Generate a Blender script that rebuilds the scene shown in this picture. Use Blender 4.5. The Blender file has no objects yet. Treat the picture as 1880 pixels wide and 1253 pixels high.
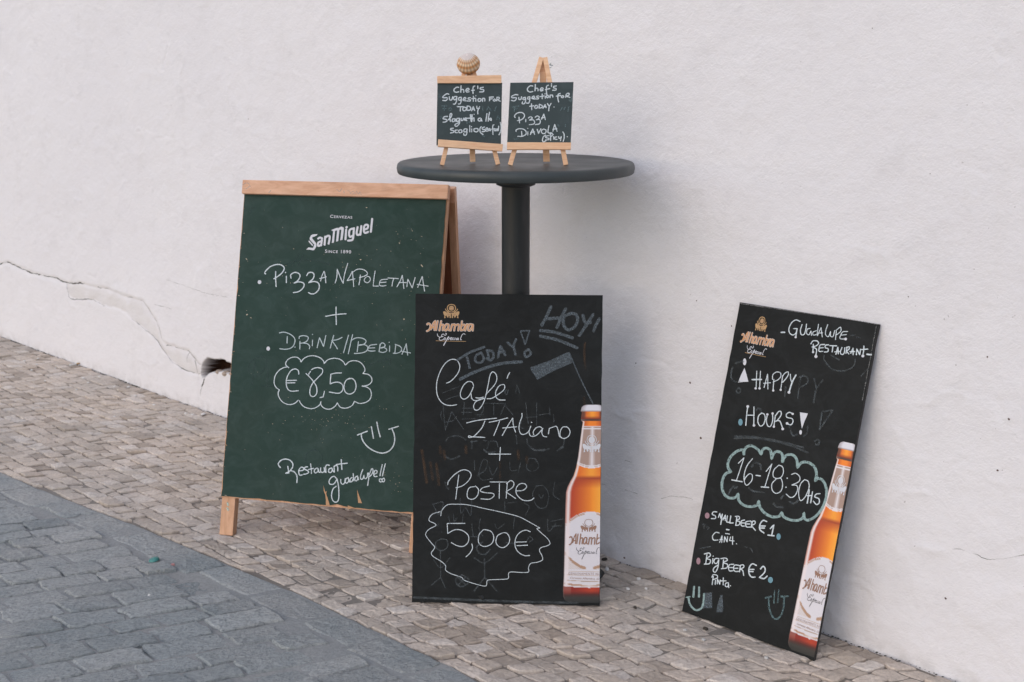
import bpy, math, random
import numpy as np
from math import sin, cos, tan, radians, pi, atan2, sqrt

# ------------------------------------------------------------------ camera, light, exposure
scene = bpy.context.scene
COL = scene.collection
F = 2100.0                                   # focal length in photo pixels (1880 wide)
PITCH = radians(13.5254)
CAM = np.array([0.0, 0.0, 1.33304])
cd = bpy.data.cameras.new('camera'); cam = bpy.data.objects.new('camera', cd); COL.objects.link(cam)
cd.sensor_width = 36.0; cd.lens = 36.0 * F / 1880.0; cd.clip_start = 0.05; cd.clip_end = 500
cd.dof.use_dof = True; cd.dof.focus_distance = 2.9; cd.dof.aperture_fstop = 6.3
cam.location = CAM; cam.rotation_euler = (pi / 2 - PITCH, 0, 0)
scene.camera = cam

SUN_TO = np.array([-0.70, -0.66, 0.55])      # towards the brightest part of the cloud
SUN_TO /= np.linalg.norm(SUN_TO)
world = bpy.data.worlds.new('World'); scene.world = world; world.use_nodes = True
wn = world.node_tree.nodes; wl = world.node_tree.links
bg = wn['Background']; sky = wn.new('ShaderNodeTexSky'); sky.sky_type = 'NISHITA'; sky.sun_disc = False
sky.sun_elevation = math.asin(SUN_TO[2]); sky.sun_rotation = atan2(SUN_TO[0], SUN_TO[1])
sky.air_density = 1.0; sky.dust_density = 1.3; sky.ozone_density = 1.0
wl.new(sky.outputs[0], bg.inputs[0]); bg.inputs[1].default_value = 0.125
sd = bpy.data.lights.new('sun', 'SUN'); sun = bpy.data.objects.new('sun', sd); COL.objects.link(sun)
sd.energy = 1.02; sd.angle = radians(140); sd.color = (1.0, 0.955, 0.945)
from mathutils import Vector
sun.rotation_euler = Vector(SUN_TO).to_track_quat('Z', 'Y').to_euler(); sun.location = (-4, -3, 6)
scene.view_settings.view_transform = 'Standard'; scene.view_settings.look = 'None'
scene.view_settings.gamma = 1.0; scene.view_settings.exposure = 0.30
scene.view_settings.use_curve_mapping = False

random.seed(7); RNG = np.random.default_rng(7)

# ------------------------------------------------------------------ geometry of the place
FW = np.array([0, cos(PITCH), -sin(PITCH)]); RT = np.array([1.0, 0, 0]); UP = np.array([0, sin(PITCH), cos(PITCH)])
def ray(x, y): return FW * F + RT * (x - 940) + UP * (626.5 - y)
def project(P):
    d = np.asarray(P, float) - CAM; k = d @ FW
    return 940 + F * (d @ RT) / k, 626.5 - F * (d @ UP) / k
def on_level(x, y, z=0.0):
    r = ray(x, y); return CAM + r * ((z - CAM[2]) / r[2])
BASE = np.array([0.00963, 2.91388, 0.0])     # foot of the table pole
TH = radians(47)
DH = np.array([-sin(TH), cos(TH), 0.0])      # along the wall, away to the left
NH = np.array([-cos(TH), -sin(TH), 0.0])     # out of the wall
WA = np.array([0.245753, 2.996849, 0.0])     # a point at the foot of the wall
BATTER = 0.098                               # the old wall leans back as it rises
def on_wall(x, y):
    r = ray(x, y); n = NH + np.array([0, 0, BATTER]); t = ((WA - CAM) @ n) / (r @ n)
    P = CAM + r * t; q = P - WA; return np.array([q @ DH, P[2]])
def wallpt(a, z, off=0.0):
    return WA + DH * a + NH * (off - BATTER * z) + np.array([0, 0, z])

# ------------------------------------------------------------------ noise
def lattice(shape, seed): return np.random.default_rng(seed).random(shape)
def vnoise(x, y, seed):
    L = lattice((64, 64), seed); xi = np.floor(x).astype(int); yi = np.floor(y).astype(int)
    fx = x - xi; fy = y - yi; fx = fx * fx * (3 - 2 * fx); fy = fy * fy * (3 - 2 * fy)
    g = lambda i, j: L[i % 64, j % 64]
    return ((g(xi, yi) * (1 - fx) + g(xi + 1, yi) * fx) * (1 - fy) + (g(xi, yi + 1) * (1 - fx) + g(xi + 1, yi + 1) * fx) * fy) * 2 - 1
def fbm(x, y, s, o, seed):
    v = 0; a = 1.0; t = 0
    for k in range(o):
        c, sn = cos(0.7 * k + .3), sin(0.7 * k + .3)
        v = v + a * vnoise((x * c - y * sn) / s + 17.3 * k, (x * sn + y * c) / s + 5.1 * k, seed + k); t += a; a *= 0.5; s = s / 2.03
    return v / t

# ------------------------------------------------------------------ objects
def link(o, parent=None, org=None):
    COL.objects.link(o)
    if parent is not None: o.parent = parent
    return o
def new_mesh(name, V, Fc, mats, midx=None, smooth=False):
    me = bpy.data.meshes.new(name); me.from_pydata([tuple(map(float, v)) for v in V], [], Fc)
    for m in (mats if isinstance(mats, (list, tuple)) else [mats]): me.materials.append(m)
    if midx is not None: me.polygons.foreach_set('material_index', midx)
    if smooth: me.polygons.foreach_set('use_smooth', [True] * len(me.polygons))
    me.update(); return me
def worldloc(o):
    v = np.zeros(3)
    while o is not None: v = v + np.array(o.location); o = o.parent
    return v
def mk(name, V, Fc, mats, parent=None, midx=None, smooth=False, label=None):
    """link a mesh given in world coordinates as one object under parent"""
    if len(Fc) == 0: return None
    V = np.asarray(V, float)
    used = sorted({i for f in Fc for i in f})
    if len(used) < len(V) and len(V) < 20000 and midx is None and name != 'printed_bottle':
        rm = {j: i for i, j in enumerate(used)}; V = V[used]; Fc = [tuple(rm[i] for i in f) for f in Fc]
    org = worldloc(parent) if parent is not None else np.zeros(3)
    o = bpy.data.objects.new(name, new_mesh(name, V - org, Fc, mats, midx, smooth)); link(o, parent)
    if label: o['label'] = label
    return o
def thing(name, label, cat, loc=(0, 0, 0), group=None):
    o = bpy.data.objects.new(name, None); o.location = tuple(loc); o.empty_display_size = 0.05; COL.objects.link(o)
    o['label'] = label; o['category'] = cat
    if group: o['group'] = group
    return o
def tag(o, label=None, cat=None, group=None, kind=None):
    for k, v in (('label', label), ('category', cat), ('group', group), ('kind', kind)):
        if v: o[k] = v
    return o
def bevel(o, w, seg=2):
    m = o.modifiers.new('bevel', 'BEVEL'); m.width = w; m.segments = seg; m.limit_method = 'ANGLE'; m.angle_limit = radians(40); return o

class Frame:
    """a flat rectangular plane standing in the world"""
    def __init__(s, BL, e, u, w=1, h=1):
        s.o = np.asarray(BL, float); s.e = np.asarray(e, float); s.u = np.asarray(u, float); s.w = w; s.h = h
        s.n = np.cross(s.e, s.u); s.n /= np.linalg.norm(s.n)
    def P(s, a, b, off=0.0): return s.o + s.e * a + s.u * b + s.n * off
    def unp(s, x, y, off=0.0):
        r = ray(x, y); t = ((s.o + s.n * off - CAM) @ s.n) / (r @ s.n); q = CAM + r * t - s.o
        return float(q @ s.e), float(q @ s.u)
def leaning(BL, yaw, w, h, tilt):
    y = radians(yaw); t = radians(tilt); e = np.array([cos(y), sin(y), 0]); n = np.array([e[1], -e[0], 0])
    return Frame(BL, e, np.array([0, 0, 1.0]) * cos(t) - n * sin(t), w, h)
def homography(src, dst):
    A = []; b = []
    for (x, y), (u, v) in zip(src, dst):
        A.append([x, y, 1, 0, 0, 0, -u * x, -u * y]); b.append(u)
        A.append([0, 0, 0, x, y, 1, -v * x, -v * y]); b.append(v)
    h = np.linalg.solve(np.array(A, float), np.array(b, float)); Hm = np.append(h, 1).reshape(3, 3)
    def f(p):
        p = np.asarray(p, float); q = np.c_[p, np.ones(len(p))] @ Hm.T; return q[:, :2] / q[:, 2:3]
    return f

def slab(fr, poly, o0, o1):
    """prism: polygon (u,v) on the frame between two offsets"""
    n = len(poly); V = [fr.P(a, b, o1) for a, b in poly] + [fr.P(a, b, o0) for a, b in poly]
    Fc = [tuple(range(n)), tuple(range(2 * n - 1, n - 1, -1))] + [(i, n + i, n + (i + 1) % n, (i + 1) % n) for i in range(n)]
    return V, Fc
def rect(a0, a1, b0, b1): return [(a0, b0), (a1, b0), (a1, b1), (a0, b1)]
def beam(P0, P1, wv, tv):
    V = []
    for P in (P0, P1):
        for s, t in ((-1, -1), (1, -1), (1, 1), (-1, 1)): V.append(np.asarray(P) + np.asarray(wv) * s / 2 + np.asarray(tv) * t / 2)
    return V, [(3, 2, 1, 0), (4, 5, 6, 7), (0, 1, 5, 4), (1, 2, 6, 5), (2, 3, 7, 6), (3, 0, 4, 7)]
def lathe(prof, c, seg=64):
    V = []; Fc = []
    for r, z in prof:
        for k in range(seg): V.append((c[0] + r * cos(2 * pi * k / seg), c[1] + r * sin(2 * pi * k / seg), c[2] + z))
    for i in range(len(prof) - 1):
        for k in range(seg):
            k2 = (k + 1) % seg; Fc.append((i * seg + k, i * seg + k2, (i + 1) * seg + k2, (i + 1) * seg + k))
    return V, Fc

# ------------------------------------------------------------------ materials
def mat(name, col, rough=0.7, spec=0.3):
    m = bpy.data.materials.new(name); m.use_nodes = True; b = m.node_tree.nodes['Principled BSDF']
    b.inputs['Base Color'].default_value = (*col, 1); b.inputs['Roughness'].default_value = rough
    b.inputs['Specular IOR Level'].default_value = spec; return m
class NG:
    def __init__(s, m): s.m = m; s.t = m.node_tree; s.b = s.t.nodes['Principled BSDF']
    def n(s, k, **kw):
        x = s.t.nodes.new(k)
        for a, v in kw.items(): setattr(x, a, v)
        return x
    def l(s, a, b): s.t.links.new(a, b)
    def pos(s, obj=False, scale=(1, 1, 1), rot=(0, 0, 0)):
        tc = s.n('ShaderNodeTexCoord') if obj else s.n('ShaderNodeNewGeometry'); mp = s.n('ShaderNodeMapping')
        s.l(tc.outputs['Object' if obj else 'Position'], mp.inputs[0]); mp.inputs['Scale'].default_value = scale; mp.inputs['Rotation'].default_value = rot
        return mp.outputs[0]
    def noise(s, v, sc, det=4, rough=.55, dist=0):
        x = s.n('ShaderNodeTexNoise'); x.inputs['Scale'].default_value = sc; x.inputs['Detail'].default_value = det
        x.inputs['Roughness'].default_value = rough; x.inputs['Distortion'].default_value = dist; s.l(v, x.inputs['Vector']); return x.outputs['Fac']
    def ramp(s, f, stops):
        r = s.n('ShaderNodeValToRGB'); s.l(f, r.inputs[0]); e = r.color_ramp.elements
        while len(e) < len(stops): e.new(.5)
        for q, (p, c) in zip(e, stops): q.position = p; q.color = (c, c, c, 1) if not hasattr(c, '__len__') else (*c, 1)
        return r.outputs[0]
    def mix(s, f, a, b, mode='MIX'):
        x = s.n('ShaderNodeMix', data_type='RGBA', blend_type=mode)
        for i, v in ((0, f), (6, a), (7, b)):
            if hasattr(v, 'links'): s.l(v, x.inputs[i])
            else: x.inputs[i].default_value = v if i == 0 else (*v, 1)
        return x.outputs[2]
    def bump(s, f, strg, dist, prev=None):
        x = s.n('ShaderNodeBump'); x.inputs['Strength'].default_value = strg; x.inputs['Distance'].default_value = dist
        s.l(f, x.inputs['Height'])
        if prev is not None: s.l(prev, x.inputs['Normal'])
        return x.outputs[0]
    def attr(s, name): x = s.n('ShaderNodeAttribute', attribute_name=name); return x
    def base(s, c): s.l(c, s.b.inputs['Base Color'])
    def normal(s, c): s.l(c, s.b.inputs['Normal'])

def m_plaster():
    m = mat('white_limewash_plaster', (.78, .75, .76), .92, .15); g = NG(m); p = g.pos()
    c = g.mix(g.ramp(g.noise(p, 1.3, 5, .6), [(.35, 0.), (.7, 1.)]), (.735, .708, .722), (.765, .738, .748))
    c = g.mix(g.ramp(g.noise(p, 9, 6, .65), [(.54, 0), (.75, .5)]), c, (.66, .635, .645))
    c = g.mix(g.ramp(g.noise(g.pos(False, (3, 3, .5)), 3, 6, .7), [(.55, 0), (.8, .3)]), c, (.66, .625, .61))
    z = g.n('ShaderNodeSeparateXYZ'); g.l(g.pos(), z.inputs[0])
    mr = g.n('ShaderNodeMapRange'); g.l(z.outputs[2], mr.inputs[0]); mr.inputs[1].default_value = .0; mr.inputs[2].default_value = .045; mr.inputs[3].default_value = 1; mr.inputs[4].default_value = 0
    mu = g.n('ShaderNodeMath', operation='MULTIPLY'); g.l(mr.outputs[0], mu.inputs[0]); g.l(g.ramp(g.noise(p, 26, 5), [(.42, 0), (.75, .45)]), mu.inputs[1])
    c = g.mix(mu.outputs[0], c, (.36, .33, .30))
    at = g.attr('hole_brown')
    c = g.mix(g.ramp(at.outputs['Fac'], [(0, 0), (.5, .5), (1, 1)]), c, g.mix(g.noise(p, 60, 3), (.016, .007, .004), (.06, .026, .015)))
    at2 = g.attr('bare')
    c = g.mix(at2.outputs['Fac'], c, (.66, .62, .60))
    # fine specks
    c = g.mix(g.ramp(g.noise(p, 75, 2, .5), [(.765, 0), (.79, .5)]), c, (.3, .26, .25))
    g.base(c)
    n1 = g.bump(g.noise(p, 48, 6, .7), .8, .005); n2 = g.bump(g.noise(p, 230, 3, .6), .6, .0014, n1)
    w = g.n('ShaderNodeTexNoise'); w.noise_type = 'RIDGED_MULTIFRACTAL'; w.inputs['Scale'].default_value = 5.5; w.inputs['Detail'].default_value = 6; w.inputs['Distortion'].default_value = 1.2
    g.l(p, w.inputs['Vector']); n3 = g.bump(w.outputs['Fac'], .34, .0035, n2)
    g.normal(n3); return m
def m_stone(name, cols, dust, sc, bumpd, rough=.8, dustamt=.5):
    m = mat(name, cols[0], rough, .35); g = NG(m); p = g.pos(); at = g.attr('tone')
    c = g.ramp(at.outputs['Fac'], [(i / (len(cols) - 1), q) for i, q in enumerate(cols)])
    c = g.mix(g.ramp(g.noise(p, sc, 6, .65), [(.3, 0), (.72, 1)]), c, tuple(q * .80 for q in cols[1]), 'MIX')
    c2 = g.ramp(at.outputs['Fac'], [(i / (len(cols) - 1), q) for i, q in enumerate(cols)])
    c = g.mix(.5, c, c2)
    c = g.mix(g.ramp(g.noise(p, 2.1, 5, .6), [(.42, 0), (.66, dustamt)]), c, dust)
    c = g.mix(g.ramp(g.noise(p, 120, 3, .6), [(.3, .35), (.6, 0)]), c, tuple(q * .5 for q in cols[0]))
    g.base(c)
    if sc > 30:
        c = g.mix(g.ramp(g.noise(g.pos(False, (1, 3.2, 1), (0, 0, .45)), 70, 6, .75), [(.36, .55), (.5, 0)]), c, tuple(q * .45 for q in cols[0]))
        c = g.mix(g.ramp(g.noise(p, 190, 3, .6), [(.62, 0), (.74, .6)]), c, (.46, .46, .46)); g.base(c)
    n1 = g.bump(g.noise(p, sc * 1.3, 6, .68), .8, bumpd); n2 = g.bump(g.noise(p, 180, 4, .65), .6, bumpd * .35, n1); g.normal(n2)
    return m
def m_wood(name, a, b, scale=14, axis=0):
    m = mat(name, a, .55, .35); g = NG(m); s = [18, 18, 18]; s[axis] = 1.6
    p = g.pos(True, tuple(s)); f = g.noise(p, scale / 5, 5, .6, 1.2)
    c = g.mix(g.ramp(f, [(.35, 0), (.65, 1)]), tuple(x * .93 for x in a), b)
    s2 = [95, 95, 95]; s2[axis] = 2.2; c = g.mix(g.ramp(g.noise(g.pos(True, tuple(s2)), 1.2, 4, .6), [(.55, 0), (.68, .28)]), c, tuple(x * .62 for x in a))
    c = g.mix(g.ramp(g.noise(g.pos(True), 9, 5), [(.55, 0), (.75, .4)]), c, tuple(x * .55 for x in b))
    g.base(c); g.normal(g.bump(f, .15, .001)); return m
def m_board(name, a, b, smear, rough=.55):
    m = mat(name, a, rough, .2); g = NG(m); p = g.pos(True)
    c = g.mix(g.ramp(g.noise(p, 3.2, 5, .6, .6), [(.35, 0), (.7, 1)]), a, b)
    q = g.pos(True, (4, 4, 5.5), (0.3, .5, .3)); c = g.mix(g.ramp(g.noise(q, 4, 7, .7, 1.), [(.45, 0), (.85, .42)]), c, smear)
    q2 = g.pos(True, (30, 30, 2.2), (0.1, -.2, 0)); c = g.mix(g.ramp(g.noise(q2, 3, 6, .75), [(.6, 0), (.8, .28)]), c, smear)
    c = g.mix(g.ramp(g.noise(p, 170, 2, .5), [(.72, 0), (.78, .35)]), c, smear)
    g.base(c); r = g.n('ShaderNodeMapRange'); g.l(g.noise(p, 7, 4), r.inputs[0]); r.inputs[3].default_value = rough - .1; r.inputs[4].default_value = rough + .22
    g.l(r.outputs[0], g.b.inputs['Roughness']); return m
def m_chalk(name, col, lo, hi, sc=900, streak=False, amax=1.0):
    """marker or rubbed chalk: pigment broken up by a grainy noise"""
    m = mat(name, col, .9, .1); g = NG(m); t = g.n('ShaderNodeBsdfTransparent'); x = g.n('ShaderNodeMixShader')
    p = g.pos(True, (1, 1, 1)); f = g.noise(p, sc, 3, .7)
    r = g.n('ShaderNodeMapRange'); g.l(f, r.inputs[0]); r.inputs[1].default_value = lo; r.inputs[2].default_value = hi; r.inputs[4].default_value = amax
    g.l(r.outputs[0], x.inputs[0]); g.l(t.outputs[0], x.inputs[1]); g.l(g.b.outputs[0], x.inputs[2])
    out = g.t.nodes['Material Output']; g.l(x.outputs[0], out.inputs[0]); return m
def m_attr(name, rough=.45):
    m = mat(name, (1, 1, 1), rough, .4); g = NG(m); g.base(g.attr('ink').outputs['Color']); return m

PLASTER = m_plaster()
LIME = m_stone('cream_limestone', [(.36, .29, .235), (.60, .50, .415), (.70, .595, .51), (.76, .68, .615)], (.38, .36, .335), 22, .006, .5, .55)
BASALT = m_stone('blue_grey_setts', [(.28, .308, .316), (.37, .397, .402), (.48, .498, .50)], (.50, .485, .465), 38, .016, .8, .8)
SAND = m_stone('joint_sand_pavement', [(.24, .205, .175), (.29, .255, .22)], (.28, .265, .245), 30, .004, .95, .6)
DUST = m_stone('joint_dust_street', [(.33, .33, .325), (.38, .375, .36)], (.28, .30, .305), 30, .006, .95, .6)
PINE = m_wood('pine_wood', (.64, .345, .21), (.72, .43, .285))
PINEV = m_wood('pine_wood_upright', (.58, .305, .17), (.68, .40, .25), axis=2)
BEECH = m_wood('pale_easel_wood', (.80, .46, .27), (.86, .56, .35), 30)
BROWN = m_wood('brown_hardboard', (.19, .065, .03), (.24, .085, .04), axis=2)
GREEN = m_board('green_chalkboard', (.0165, .040, .032), (.021, .049, .040), (.072, .108, .102))
BLACK = m_board('black_chalkboard', (.0075, .0085, .0088), (.0105, .0112, .0112), (.033, .037, .039))
SLATE = m_board('small_slate_board', (.046, .062, .064), (.052, .070, .073), (.10, .125, .13))
EDGE = mat('worn_board_edge', (.035, .033, .032), .8)
TABLE = mat('charcoal_plastic', (.052, .063, .068), .42, .5)
_g = NG(TABLE); _p = _g.pos(True); _g.base(_g.mix(_g.ramp(_g.noise(_p, 5, 5), [(.35, 0), (.7, 1)]), (.036, .046, .049), (.056, .068, .071)))
_q = _g.pos(True, (60, 5, 60), (.2, .1, .5)); _c = _g.mix(_g.ramp(_g.noise(_q, 2.5, 6, .75), [(.6, 0), (.74, .5)]), (.028, .036, .038), (.095, .102, .102))
_c2 = _g.mix(_g.ramp(_g.noise(_p, 6, 6, .6), [(.42, 0), (.7, .55)]), _c, (.060, .069, .070)); _g.base(_c2)
_r = _g.n('ShaderNodeMapRange'); _g.l(_g.noise(_p, 9, 5), _r.inputs[0]); _r.inputs[3].default_value = .3; _r.inputs[4].default_value = .62; _g.l(_r.outputs[0], _g.b.inputs['Roughness'])
_g.normal(_g.bump(_g.noise(_p, 500, 2), .1, .0006))
POLE = mat('dark_pole_metal', (.020, .022, .023), .45, .5)
_g = NG(POLE); _p = _g.pos(True, (1, 1, .3)); _g.base(_g.mix(_g.ramp(_g.noise(_p, 40, 5), [(.5, 0), (.8, .6)]), (.011, .0125, .013), (.035, .035, .035)))
INK = m_chalk('white_marker_line', (.68, .74, .77), .24, .52, 650)
INKT = m_chalk('thin_chalk_line', (.50, .58, .60), .22, .48)
GHOST = m_chalk('rubbed_blue_chalk', (.135, .16, .18), .08, .80, 200, amax=1.0)
GHOST2 = m_chalk('faint_old_chalk', (.14, .16, .17), .25, .7, 60, amax=.55)
GHOST3 = m_chalk('faint_brown_smear', (.13, .08, .05), .3, .7, 40, amax=.5)
TEAL = m_chalk('soft_teal_chalk', (.34, .46, .45), .18, .55, 160, amax=.85)
TEALD = m_chalk('dim_teal_chalk', (.15, .23, .24), .22, .66, 120, amax=.75)
BLUEDOT = mat('blue_chalk_dot', (.16, .30, .36), .9); PINKDOT = mat('pink_chalk_dot', (.34, .21, .24), .9)
PRINTW = mat('printed_white', (.62, .62, .66), .5); PRINTO = mat('printed_orange', (.66, .34, .16), .5); PRINTP = mat('printed_pale_outline', (.66, .58, .55), .5)
PRINTG = mat('printed_gold', (.50, .31, .15), .5); PRINTB = mat('printed_brown', (.30, .17, .12), .5); PRINTK = mat('printed_black', (.04, .035, .035), .5)
BOTTLE = m_attr('printed_bottle', .4)
CHIP = mat('chipped_paint_cream', (.55, .47, .36), .9); CHIPW = mat('raw_wood_chip', (.50, .29, .16), .9)

# ------------------------------------------------------------------ drawing on boards
def parse(s):
    """'x,y x,y / x,y' : strokes split by ';', corners marked with '/'"""
    out = []
    for st in s.split(';'):
        segs = []; cur = []
        for tk in st.split():
            if tk == '/': segs.append(cur); cur = [cur[-1]]
            else: a, b = tk.split(','); cur.append((float(a), float(b)))
        segs.append(cur); out.append([q for q in segs if len(q) > 1])
    return out
def spline(pts, step):
    P = np.array(pts, float)
    if len(P) == 2:
        n = max(2, int(np.linalg.norm(P[1] - P[0]) / step) + 1); t = np.linspace(0, 1, n)[:, None]; return P[0] * (1 - t) + P[1] * t
    Q = np.vstack([2 * P[0] - P[1], P, 2 * P[-1] - P[-2]]); out = []
    for i in range(1, len(Q) - 2):
        p0, p1, p2, p3 = Q[i - 1:i + 3]; n = max(2, int(np.linalg.norm(p2 - p1) / step) + 1)
        t = np.linspace(0, 1, n, endpoint=False)[:, None]
        a = .5 * ((2 * p1) + (-p0 + p2) * t + (2 * p0 - 5 * p1 + 4 * p2 - p3) * t ** 2 + (-p0 + 3 * p1 - 3 * p2 + p3) * t ** 3); out.append(a)
    out.append(P[-1:]); return np.vstack(out)
class Sheet:
    """a board's front face with the map from photo pixels on it to metres on it"""
    def __init__(s, fr, src, off=0.0, xmax=None):
        s.fr = fr; s.off = off; s.H = homography(src, [(0, fr.h), (fr.w, fr.h), (0, 0), (fr.w, 0)]); s.k = 0; s.xmax = xmax
    def to_world(s, pts, offs):
        q = s.H(pts); return [s.fr.P(a, b, s.off + o) for (a, b), o in zip(q, offs)], q
    def draw(s, name, mt, parent, blocks, sign=1, label=None, taper=False, jit=.10):
        """blocks: list of (origin x, origin y, scale, width, strokes)"""
        if len(blocks) > 1 and 'trace' not in name and name not in ('time_cloud',):
            return [s.draw(name, mt, parent, [b], label=label, jit=jit) for b in blocks][-1]
        V = []; Fc = []
        for (ox, oy, sc, w, txt) in blocks:
            A = sc if callable(sc) else (lambda p, ox=ox, oy=oy, sc=sc: (ox + p[0] / sc, oy + p[1] / sc))
            ws = w * (.80 if 'handw' in name or 'price' in name or name in ('time', 'plus_sign', 'smiley') else 1)
            for segs in parse(txt):
                s.k += 1; base = .0004 + (s.k % 9) * .00012; pts = []
                for g in segs:
                    g = [A(p) for p in g]; r = spline(g, .9); pts.append(r if not pts else r[1:])
                    if len(segs) > 1: pass
                R = np.vstack(pts); n = len(R)
                if n < 2: continue
                T = np.gradient(R, axis=0); ln = np.linalg.norm(T, axis=1); ln[ln == 0] = 1; T = T / ln[:, None]
                N = np.c_[-T[:, 1], T[:, 0]]; hw = ws / 2
                wob = np.array([1 + jit * (vnoise(np.array([i * .23 + s.k * 3.1]), np.array([s.k * 1.7]), 5)[0]) for i in range(n)]) * hw
                if taper: tt = np.linspace(0, 1, n); wob = wob * (.45 + .55 * np.sin(pi * np.clip(tt, .02, .98)) ** .5)
                # rounded ends
                ang = [(-.95, .31), (-.6, .8)]
                L = [R[0] + T[0] * hw * a * .9 + N[0] * wob[0] * b for a, b in ang] + list(R + N * wob[:, None]) + [R[-1] - T[-1] * hw * a * .9 + N[-1] * wob[-1] * b for a, b in ang[::-1]]
                Rr = [R[0] + T[0] * hw * a * .9 - N[0] * wob[0] * b for a, b in ang] + list(R - N * wob[:, None]) + [R[-1] - T[-1] * hw * a * .9 - N[-1] * wob[-1] * b for a, b in ang[::-1]]
                m = len(L); offs = [base + .0003 * i / m for i in range(m)]
                WL, qL = s.to_world(L, offs); WR, qR = s.to_world(Rr, offs); b0 = len(V); V += WL + WR
                for i in range(m - 1):
                    if s.xmax and max(qL[i][0], qR[i][0], qL[i + 1][0], qR[i + 1][0]) > s.xmax: continue
                    Fc.append((b0 + i, b0 + i + 1, b0 + m + i + 1, b0 + m + i))
        o = mk(name, V, Fc, mt, parent, label=label)
        if o and ('trace' in name or 'smear' in name or 'faded' in name): o['kind'] = 'stuff'
        return o
    def polys(s, name, mt, parent, polys, label=None, join=False):
        if not join and len(polys) > 1: return [s.polys(name, mt, parent, [p], label) for p in polys][-1]
        V = []; Fc = []
        for (ox, oy, sc, P) in polys:
            A = sc if callable(sc) else (lambda p, ox=ox, oy=oy, sc=sc: (ox + p[0] / sc, oy + p[1] / sc))
            s.k += 1; q, uv = s.to_world([A(p) for p in P], [.0004 + (s.k % 9) * .00012] * len(P))
            if s.xmax and max(u[0] for u in uv) > s.xmax: continue
            b = len(V); V += q; Fc.append(tuple(range(b, b + len(P))))
        return mk(name, V, Fc, mt, parent, label=label)
    def text(s, name, body, mt, parent, x0, y0, x1, y1, cap, shear=0.0, smallcaps=False, space=1.0, clip=False, bold=.0):
        """printed line: baseline from (x0,y0) to (x1,y1) in photo pixels, capital height cap"""
        cu = bpy.data.curves.new('t', 'FONT'); cu.body = body; cu.size = 1; cu.shear = shear; cu.space_character = space; cu.offset = bold; cu.resolution_u = 3
        if smallcaps:
            cu.small_caps_scale = .82
            for i, ch in enumerate(body):
                if i > 0 and ch.isalpha(): cu.body_format[i].use_small_caps = True
        ob = bpy.data.objects.new('t', cu); me = bpy.data.meshes.new_from_object(ob)
        n = len(me.vertices); co = np.zeros(n * 3); me.vertices.foreach_get('co', co); co = co.reshape(-1, 3)
        Fc = [tuple(p.vertices) for p in me.polygons]; lo, hi = co[:, 0].min(), co[:, 0].max(); capu = .70
        L = np.hypot(x1 - x0, y1 - y0); d = np.array([x1 - x0, y1 - y0]) / L; up = np.array([d[1], -d[0]])
        px = np.array([x0, y0]) + d * ((co[:, :1] - lo) / (hi - lo) * L) + up * (co[:, 1:2] / capu * cap); s.k += 1
        Wd, uv = s.to_world(px, [.0005 + (s.k % 9) * .00012] * n)
        if s.xmax: Fc = [f for f in Fc if max(uv[i][0] for i in f) <= s.xmax]
        bpy.data.objects.remove(ob); bpy.data.meshes.remove(me); bpy.data.curves.remove(cu)
        return mk(name, Wd, Fc, mt, parent)
def ell(cx, cy, rx, ry, n=18, ph=0): return [(cx + rx * cos(2 * pi * k / n + ph), cy + ry * sin(2 * pi * k / n + ph)) for k in range(n)]

# ------------------------------------------------------------------ ground, pavement, street
def gpt(a, b, z=0.0): return WA + DH * a + NH * b + np.array([0, 0, z])
EDGE_A = [-6, -1.6, -.8, -.24, .05, .37, .745, 1.127, 1.555, 1.895, 3.2, 9]
EDGE_B = [.74, .73, .725, .722, .728, .735, .758, .792, .838, .866, .95, 1.1]
def edge(a): return np.interp(a, EDGE_A, EDGE_B)

g = mk('ground', [(-60, -60, -.06), (60, -60, -.06), (60, 60, -.06), (-60, 60, -.06)], [(0, 1, 2, 3)], DUST); tag(g, kind='structure')
def bed(name, mt, afun, b0f, b1f, nb, zc, amp, seed):
    aa = np.concatenate([np.arange(-5, -1.6, .1), np.arange(-1.6, 4.2, .014), np.arange(4.2, 8.5, .1)]); V = []; na = len(aa)
    A_, T_ = np.meshgrid(aa, np.linspace(0, 1, nb), indexing='ij'); B_ = b0f(A_) * (1 - T_) + b1f(A_) * T_
    Z = zc + amp * fbm(A_, B_, .09, 4, seed) + amp * .5 * fbm(A_, B_, .4, 2, seed + 9)
    P = WA + A_[..., None] * DH + B_[..., None] * NH; P[..., 2] = Z
    idx = np.arange(na * nb).reshape(na, nb); q = np.stack([idx[:-1, :-1], idx[:-1, 1:], idx[1:, 1:], idx[1:, :-1]], -1).reshape(-1, 4)
    o = mk(name, P.reshape(-1, 3), [tuple(map(int, r)) for r in q], mt, smooth=True); return tag(o, kind='structure')
pavement = bed('pavement', SAND, None, lambda a: a * 0 - .02, lambda a: edge(a), 62, -.0056, .0020, 31)
street = bed('street', DUST, None, lambda a: edge(a) + .0015, lambda a: a * 0 + 2.3, 92, -.0036, .0046, 47)
def far_street():
    V = [gpt(-5, 2.302, -.004), gpt(8.4, 2.302, -.004), gpt(8.4, 7, -.004), gpt(-5, 7, -.004)]
    o = mk('road', V, [(0, 1, 2, 3)], BASALT); at = o.data.attributes.new('tone', 'FLOAT', 'POINT'); at.data.foreach_set('value', [.5] * 4); tag(o, kind='structure')
far_street()

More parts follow.
